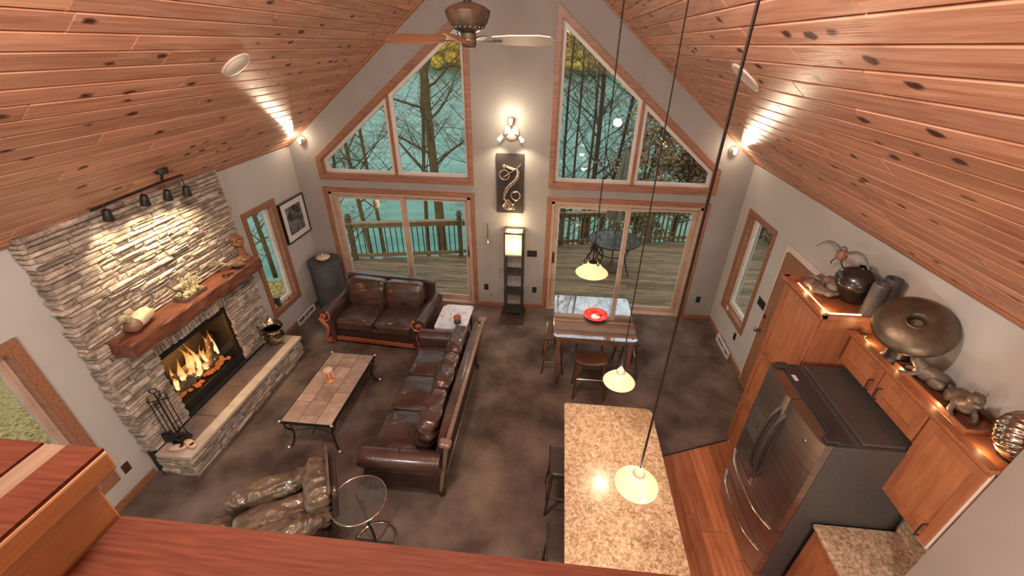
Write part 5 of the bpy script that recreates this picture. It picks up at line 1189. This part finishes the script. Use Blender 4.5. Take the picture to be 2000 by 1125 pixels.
# ---- pieces on the low cabinets (top z = 2.127)
ZU = UZ-.029
ves = empty('round_bronze_vessel', (6.865, -3.71, ZU), 0, 'big flattened bronze vessel with small round mouth on the cabinets', 'vessel')
ax = Vector((-.42, -.40, .82)).normalized(); Mv = Matrix.Translation((0.0, 0.0, .315)) @ ax.to_track_quat('Z', 'Y').to_matrix().to_4x4() @ Matrix.Scale(.88, 4)
b = MB(); b.M = Mv; b.lathe([(0, -.10), (.12, -.098), (.21, -.07), (.262, -.03), (.278, .0), (.268, .035), (.22, .075), (.15, .098), (.085, .105), (.066, .102), (.055, .09), (.055, .03), (0, .02)], 56); b.build('body', 'bronze', ves, smooth=True)
b = MB(); b.M = Mv; b.torus((0, 0, .103), .070, .008, 32, 8); b.build('mouth_rim', 'bronze', ves, smooth=True)
b = MB(); b.lathe([(.09, 0), (.095, .01), (.075, .03), (.08, .13), (.10, .155), (.09, .155), (.07, .13), (.06, .02)], 28, (.02, .02, 0)); b.build('stand_ring', 'iron', ves, smooth=True)
bf = MB(); bf.ball((0, 0, .026), (.026, .026, .026), 14, 10); tag(bf.build('glass_ball', 'black_paint', loc=(6.80, -3.435, ZU), smooth=True), 'small shiny black ball at the foot of the bronze vessel', 'ornament')
try_ = empty('display_tray', (6.905, -4.10, ZU), 0, 'long reddish wooden tray with raised rim holding two carved animals', 'tray')
b = MB(); b.box((-.09, -.32, 0), (.13, .32, .012)).ring([(-.09, -.32), (.13, -.32), (.13, .32), (-.09, .32)], [(-.078, -.308), (.118, -.308), (.118, .308), (-.078, .308)], .012, .045, 'z'); b.build('tray', 'mantel_wood', try_, bevel=.003)
def animal(loc, rz, label, sd):
    r = empty('animal_carving', loc, rz, label, 'carving', 'carved animals on the display tray')
    b = MB(); b.cushion((0, 0, .065), (.12, .20, .12), 12, 2.2, wr=.012, seed=sd, wf=12); b.tube(bez([(0, .06, .09), (.0, .11, .13), (.0, .12, .17)], 5), [.045, .042, .04, .038, .036, .035, .034, .034, .033, .033, .032], 9); b.build('body', 'carving_grey', r, smooth=True)
    b = MB(); b.ball((0, .13, .185), (.042, .055, .040), 12, 8); b.cushion((0, .185, .175), (.04, .05, .03), 6, 2.6); hd = b.build('head', 'carving_grey', r, smooth=True)
    b = MB(); b.ball((-.028, .115, .222), (.012, .008, .018), 6, 5).ball((.028, .115, .222), (.012, .008, .018), 6, 5); b.build('ears', 'duck_brown', hd, smooth=True)
    for sx in (-1, 1):
        b = MB(); b.tube(bez([(sx*.045, .05, .07), (sx*.06, .10, .03), (sx*.05, .15, .012)], 5), .016, 7); b.build('foreleg', 'carving_grey', r, smooth=True)
        b = MB(); b.cushion((sx*.055, -.05, .05), (.05, .10, .08), 7, 2.4); b.build('haunch', 'carving_grey', r, smooth=True)
    b = MB(); b.tube(bez([(0, -.09, .05), (.03, -.14, .03), (.08, -.13, .02)], 5), [.02, .018, .016, .014, .013, .012, .011, .010, .009, .008, .006], 7); b.build('tail', 'driftwood', r, smooth=True)
    return r
animal((6.92, -3.96, ZU+.013), .6, 'grey carved animal at the far end of the tray, turned to the vessel', 2); animal((6.94, -4.20, ZU+.013), 2.6, 'grey carved animal at the near end of the tray, tail toward the shell', 7)
# silver fluted shell
sh = empty('silver_shell', (6.95, -4.575, ZU), 0, 'silvery fluted shell dish propped at the near end of the cabinet top', 'shell')
b = MB(); n = 104; rows = 16; vs = []; fs = []
q = Vector((.25, -.85, .45)).to_track_quat('Z', 'Y').to_matrix().to_4x4(); b.M = Matrix.Translation((-.01, 0, .165)) @ q
for i in range(rows+1):
    t = PI*i/rows; rr2 = math.sin(t)
    for j in range(n): a = 2*PI*j/n; f = 1+.07*abs(math.sin(a*13)); vs.append((.145*rr2*f*math.cos(a), .145*rr2*f*math.sin(a), -.125*math.cos(t)))
for i in range(rows):
    for j in range(n): fs.append((i*n+j, i*n+(j+1) % n, (i+1)*n+(j+1) % n, (i+1)*n+j))
b.add(vs, fs); b.build('fluted_shell', 'silver', sh, smooth=True, auto=80)
b = MB(); b.lathe([(.06, 0), (.06, .01), (.02, .02), (.014, .09)], 16); b.build('stand', 'iron', sh, smooth=True)

# ------------------------------------------------------------------ outside: deck
def edge_y(x):
    P = [(-.9, 1.70), (2.12, 2.36), (4.45, 3.25), (9.8, 4.35)]
    for (a, b_), (c, d) in zip(P[:-1], P[1:]):
        if x <= c: return b_+(d-b_)*(x-a)/(c-a)
    return P[-1][1]
def edge_x(y):
    lo, hi = -.9, 9.8
    if y <= edge_y(lo): return lo
    if y >= edge_y(hi): return hi
    for _ in range(30):
        m = (lo+hi)/2
        if edge_y(m) < y: lo = m
        else: hi = m
    return hi
ZD = -.15
dk_ = empty('deck', (4, 2, ZD), 0, 'weathered wooden deck of long boards outside the glass doors', 'deck')
rd = random.Random(17); y = .22; bwid = .14
while y < 4.3:
    x = max(-.85, edge_x(y+bwid*.5)); first = True
    while x < 9.8:
        l = rd.uniform(1.6, 3.6); x1 = min(x+l, 9.8)
        child_off(MB().box((x+.002, y, ZD-.03), (x1-.002, y+bwid-.008, ZD+rd.uniform(-.003, .003))).build('deck_board', 'deck_wood', dk_), dk_); x = x1
    y += bwid
y = .22-bwid
while y > -2.6:
    child_off(MB().box((W+.22, y, ZD-.03), (9.8, y+bwid-.008, ZD+rd.uniform(-.003, .003))).build('deck_board', 'deck_wood', dk_), dk_); y -= bwid
child_off(MB().add([(-.85, .21, ZD-.25), (9.8, .21, ZD-.25), (9.8, 4.32, ZD-.25), (4.45, 3.22, ZD-.25), (2.12, 2.33, ZD-.25), (-.85, 1.68, ZD-.25), (-.85, .21, ZD-.032), (9.8, .21, ZD-.032), (9.8, 4.32, ZD-.032), (4.45, 3.22, ZD-.032), (2.12, 2.33, ZD-.032), (-.85, 1.68, ZD-.032)],
   [(5,4,3,2,1,0), (6,7,8,9,10,11), (0,1,7,6), (1,2,8,7), (2,3,9,8), (3,4,10,9), (4,5,11,10), (5,0,6,11)]).build('joists', 'post_deck', dk_), dk_)
def railing(a, c, label, bal, posts, top=.82):
    a = Vector((*a, ZD)); c = Vector((*c, ZD)); L = (c-a).length; ang = math.atan2(c.y-a.y, c.x-a.x)
    r = empty('deck_railing', a, ang, label, 'railing', 'deck railings')
    MB().box((0, -.07, top), (L, .07, top+.035)).build('top_rail', 'rail_deck', r, bevel=.005); MB().box((0, -.018, top-.10), (L, .018, top-.001)).build('upper_rail', 'rail_deck', r)
    MB().box((0, -.02, .06), (L, .02, .14)).build('bottom_rail', 'rail_deck', r)
    x = .12; k = 0
    while x < L-.05:
        if all(abs(x-p*L) > .09 for p in posts):
            if bal == 'metal': MB().tube([(x, 0, .10), (x, 0, top-.05)], .011, 6).build('baluster', 'iron', r)
            else: MB().box((x-.018, -.05, .02), (x+.018, -.021, top-.02)).build('baluster', 'post_deck', r)
        x += .118 if bal == 'metal' else .125
    for p in posts:
        pp = MB().box((p*L-.05, -.05, -.02), (p*L+.05, .05, top+.14)).build('post', 'post_deck', r, bevel=.004)
        MB().lathe([(.055, top+.14), (.075, top+.15), (.078, top+.165), (.05, top+.185), (.055, top+.21), (.035, top+.24), (0, top+.25)], 12, (p*L, 0, 0)).build('post_cap', 'post_deck', pp, smooth=True)
    return r
railing((-.9, 1.64), (2.12, 2.30), 'deck railing with thin dark balusters beyond the left glass door', 'metal', [.22, .995], .86)
railing((2.16, 2.33), (4.45, 3.20), 'deck railing with wooden balusters between the two glass doors', 'wood', [.99], .84)
railing((4.49, 3.21), (9.75, 4.28), 'long deck railing with wooden balusters beyond the patio table', 'wood', [.40, .78], .82)
railing((9.72, 4.2), (9.72, -2.4), 'deck railing along the right side of the deck', 'wood', [.35, .7], .82)
# patio table and closed umbrella
pt = empty('patio_table', (5.56, 2.05, ZD), 0, 'round mesh-top patio table with curved metal legs out on the deck', 'patio table')
b = MB(); b.torus((0, 0, .70), .545, .014, 48, 8); b.build('rim', 'iron', pt, smooth=True)
b = MB(); b.lathe([(.03, .694), (.535, .694), (.535, .702), (.03, .702)], 48); b.build('mesh_top', 'mesh_glass', pt)
for k in range(4):
    b = MB(); b.M = Matrix.Rotation(k*PI/2+.75, 4, 'Z'); b.tube(bez([(.52, 0, .68), (.40, 0, .60), (.33, 0, .40), (.42, 0, .16), (.50, 0, .01)], 7), .014, 8); b.tube([(.03, 0, .685), (.52, 0, .685)], .009, 6); b.build('leg', 'iron', pt, smooth=True)
b = MB(); b.torus((0, 0, .42), .335, .010, 36, 6); b.build('brace_ring', 'iron', pt, smooth=True)
um = empty('closed_umbrella', (5.56, 2.05, ZD), 0, 'closed grey-green patio umbrella standing through the patio table', 'umbrella')
b = MB(); b.tube([(0, 0, .06), (0, 0, 2.62)], .019, 10); b.build('pole', 'post_deck', um, smooth=True)
b = MB(); n = 32; vs = []; fs = []; lv = [(2.60, .02), (2.45, .06), (2.1, .11), (1.7, .15), (1.35, .19), (1.2, .21)]
for (z, r) in lv:
    for j in range(n): a = 2*PI*j/n; rr2 = r*(1+.28*math.cos(a*8)); vs.append((rr2*math.cos(a), rr2*math.sin(a), z))
for i in range(len(lv)-1):
    for j in range(n): fs.append((i*n+j, (i+1)*n+j, (i+1)*n+(j+1) % n, i*n+(j+1) % n))
fs.append(tuple(range(n))); b.add(vs, fs); b.build('canopy', 'umbrella_cloth', um, smooth=True)
b = MB(); b.torus((0, 0, 1.62), .165, .012, 24, 6); b.build('strap', 'post_deck', um, smooth=True)
b = MB(); b.lathe([(.0, 0), (.27, 0), (.27, .05), (.05, .075), (.03, .20), (0, .2)], 28); b.build('base', 'post_deck', um, smooth=True)

# ------------------------------------------------------------------ outside: ground, lake, trees
def ground_z(x, y):
    d = max(0, y-2.0); side = max(0, -x-3)
    return -.75 - min(6.6, d*.62+side*.45) + .12*noise.noise(Vector((x*.4, y*.4, 0)))
b = MB(); xs = [-60+2.4*i for i in range(51)]; ysg = [-12+1.5*i for i in range(22)]; vs = [(x, y, ground_z(x, y)) for y in ysg for x in xs]; nx = len(xs)
fs = [(j*nx+i, j*nx+i+1, (j+1)*nx+i+1, (j+1)*nx+i) for j in range(len(ysg)-1) for i in range(nx-1)]
# leave out the quads beneath the house
fs = [f for f in fs if not (-.0 < sum(vs[k][0] for k in f)/4 < 7.1 and sum(vs[k][1] for k in f)/4 < -.6)]
b.add(vs, fs); tag(b.build('ground', 'leaf_litter'), kind='structure')
tag(MB().add([(-160, 8, -6.7), (160, 8, -6.7), (160, 190, -6.7), (-160, 190, -6.7)], [(0, 1, 2, 3)]).build('lake', 'lake_water'), kind='structure')
b = MB(); xs = [-170+10*i for i in range(35)]; vs = []
for k, (yy, zz) in enumerate(((184, -6.9), (188, -5.5), (200, -1.5), (240, 6))):
    vs += [(x, yy+4*noise.noise(Vector((x*.03, k, 0))), zz+(0 if k == 0 else 1.5*noise.noise(Vector((x*.05, k, 3))))) for x in xs]
n = len(xs); b.add(vs, [(k*n+i, k*n+i+1, (k+1)*n+i+1, (k+1)*n+i) for k in range(3) for i in range(n-1)]); tag(b.build('far_shore', 'bank'), kind='structure')
def bare_tree(name, x, y, h, r, seed, label, m='bark', lean=(0, 0), first=.32, dens=1.0, z0=None, leaves=None, depth=3, group='bare trees between house and lake'):
    rr = random.Random(seed); z0 = ground_z(x, y)-.1 if z0 is None else z0; b = MB(); tips = []
    root = empty(name, (x, y, z0), 0, label, 'tree', group)
    def branch(p, d, L, rad, lv):
        n = 5 if lv else 12; pts = [p]; q = p; dd = d
        for i in range(n):
            dd = (dd+Vector((rr.uniform(-1, 1), rr.uniform(-1, 1), rr.uniform(-.5, .7)))*(.04 if lv == 0 else .20)).normalized(); q = q+dd*L/n; pts.append(q)
        rs = [rad*(1-(.72 if lv == 0 else .8)*i/n) for i in range(n+1)]
        bb_ = trunk if lv == 0 else b
        bb_.tube(pts, rs, 8 if lv == 0 else (5 if lv == 1 else 3), cap=(lv == 0))
        if lv >= depth: tips.extend(pts[2:]); return
        cnt = int((24 if lv == 0 else 7 if lv == 1 else 4)*dens)
        for k in range(cnt):
            t = (first+(1-first)*(k+rr.random())/cnt) if lv == 0 else .2+.8*rr.random()
            i = min(int(t*n), n-1); p2 = pts[i].lerp(pts[i+1], t*n-i); a = rr.uniform(0, 2*PI)
            side = Vector((math.cos(a), math.sin(a), rr.uniform(.0, .7))); nd_ = (side*.9+dd*.35).normalized()
            branch(p2, nd_, L*(rr.uniform(.14, .28) if lv == 0 else rr.uniform(.4, .65)), max(rs[i]*rr.uniform(.28, .45), .006), lv+1)
    trunk = MB(); branch(Vector((0, 0, 0)), Vector((lean[0], lean[1], 1)).normalized(), h, r, 0)
    trunk.build('trunk', m, root, smooth=True, auto=False)
    tag(b.build('branches', m, root, smooth=True, auto=False), kind='stuff')
    if leaves:
        mm, cnt, sz = leaves; lb = MB()
        for k in range(cnt):
            p = rr.choice(tips)+Vector((rr.uniform(-1, 1), rr.uniform(-1, 1), rr.uniform(-1, 1)))*.18; u = Vector((rr.uniform(-1, 1), rr.uniform(-1, 1), rr.uniform(-1, 1))).normalized(); v = u.orthogonal().normalized()
            s_ = sz*rr.uniform(.7, 1.3); w_ = u.cross(v)*s_*.18
            lb.add([p-u*s_, p+v*s_*.5+w_, p+u*s_, p-v*s_*.5+w_], [(0, 1, 2, 3)])
        tag(lb.build('foliage', mm, root), kind='stuff')
    return root
T = bare_tree
T('bare_tree', -.25, 9, 15, .22, 1, 'thick straight bare trunk filling the middle of the left tall window', lean=(.012, 0), first=.30)
T('bare_tree', -1.1, 9.3, 13, .10, 2, 'thin bare trunk just left of the thick one in the left window', lean=(.01, 0), first=.28)
T('bare_tree', -3.35, 9, 12, .11, 3, 'bare trunk at the left in the small left window light, forked', lean=(-.03, 0), first=.3)
T('bare_tree', -2.85, 9.2, 12, .09, 4, 'slim bare tree right of the forked one, seen through left door and window', lean=(.02, 0), first=.28)
T('bare_tree', -4.4, 8, 10, .08, 5, 'leaning slim bare tree at the far left of the left door', lean=(-.08, 0), first=.2)
T('bare_tree', -5.3, 10, 11, .10, 6, 'bare tree left of the left glass door view', lean=(.05, 0), first=.2)
T('bare_tree', 1.4, 12, 14, .09, 7, 'slender bare tree at the right edge of the left tall window', first=.25)
T('bare_tree', 5.5, 9, 14, .12, 8, 'dark bare multi-limbed tree in the middle of the right tall window', 'bark_dark', lean=(.01, 0), first=.2, dens=1.2)
T('bare_tree', 5.9, 9.4, 14, .09, 9, 'dark slim bare tree right of the multi-limbed one in the right window', 'bark_dark', lean=(.03, 0), first=.2, dens=1.1)
T('bare_tree', 4.72, 8.5, 12, .07, 10, 'thin dark leaning tree at the left edge of the right window', 'bark_dark', lean=(-.05, 0), first=.2)
T('bare_tree', 5.15, 8, 12, .065, 12, 'thin dark tree leaning right in the right tall window', 'bark_dark', lean=(.07, 0), first=.2)
T('bare_tree', 4.9, 11, 13, .07, 14, 'thin dark upright tree behind the leaning ones in the right window', 'bark_dark', first=.2)
T('bare_tree', 7.6, 11, 12, .08, 15, 'slim dark tree among brown leaves in the small right window light', 'bark_dark', first=.2)
T('bare_tree', -4.6, 4.0, 11, .055, 16, 'mossy bare tree seen through the narrow left wall window', lean=(.03, 0), first=.15, dens=1.2)
T('bare_tree', -6.9, 6.4, 12, .075, 17, 'bare tree farther behind the mossy one through the narrow left wall window', first=.15, dens=1.2)
T('bare_tree', -3.0, 2.6, 9, .06, 18, 'thin bare sapling outside the narrow left wall window', first=.1)
T('leafy_oak', 8.1, 6.6, 5.6, .09, 20, 'oak with clinging brown leaves beyond the right end of the deck', 'bark_dark', first=.12, dens=1.3, z0=-1.6, leaves=('leaf_brown', 5200, .075), group='leafy trees by the deck')
T('leafy_oak', 6.7, 5.6, 3.8, .05, 21, 'small brown-leaved oak behind the closed umbrella', 'bark_dark', first=.1, dens=1.2, z0=-1.5, leaves=('leaf_brown', 2600, .07), group='leafy trees by the deck')
T('leafy_oak', 10.6, 6.2, 5.0, .08, 22, 'brown-leaved tree at the far right past the deck railing', 'bark_dark', first=.1, dens=1.2, z0=-1.5, leaves=('leaf_brown', 3000, .08), group='leafy trees by the deck')
T('evergreen_bush', 12.6, .8, 4.0, .07, 23, 'green-brown bush beyond the side railing, seen through the right wall window', 'bark_dark', first=.05, dens=1.2, z0=-1.4, leaves=('leaf_green', 3600, .09), group='leafy trees by the deck')
# golden trees on the far shore
rg = random.Random(31)
for k in range(38):
    x = -46+k*3.1+rg.uniform(-1, 1); y = 189+rg.uniform(0, 8); h = rg.uniform(13, 19)
    r = empty('shore_tree', (x, y, -5.5), 0, 'golden autumn tree on the far shore of the lake', 'tree', 'golden trees on the far shore')
    b = MB(); b.tube([(0, 0, 0), (rg.uniform(-.4, .4), 0, h*.6)], [.35, .15], 6); b.build('trunk', 'bark', r)
    b = MB()
    for q in range(7): b.cushion((rg.uniform(-2, 2), rg.uniform(-1.5, 1.5), h*(.18+.115*q)), (5.8-.45*q, 4.5-.4*q, h*.28), 5, 2.2, wr=.9, seed=k*9+q, wf=.6)
    b.build('crown', 'leaf_gold', r)
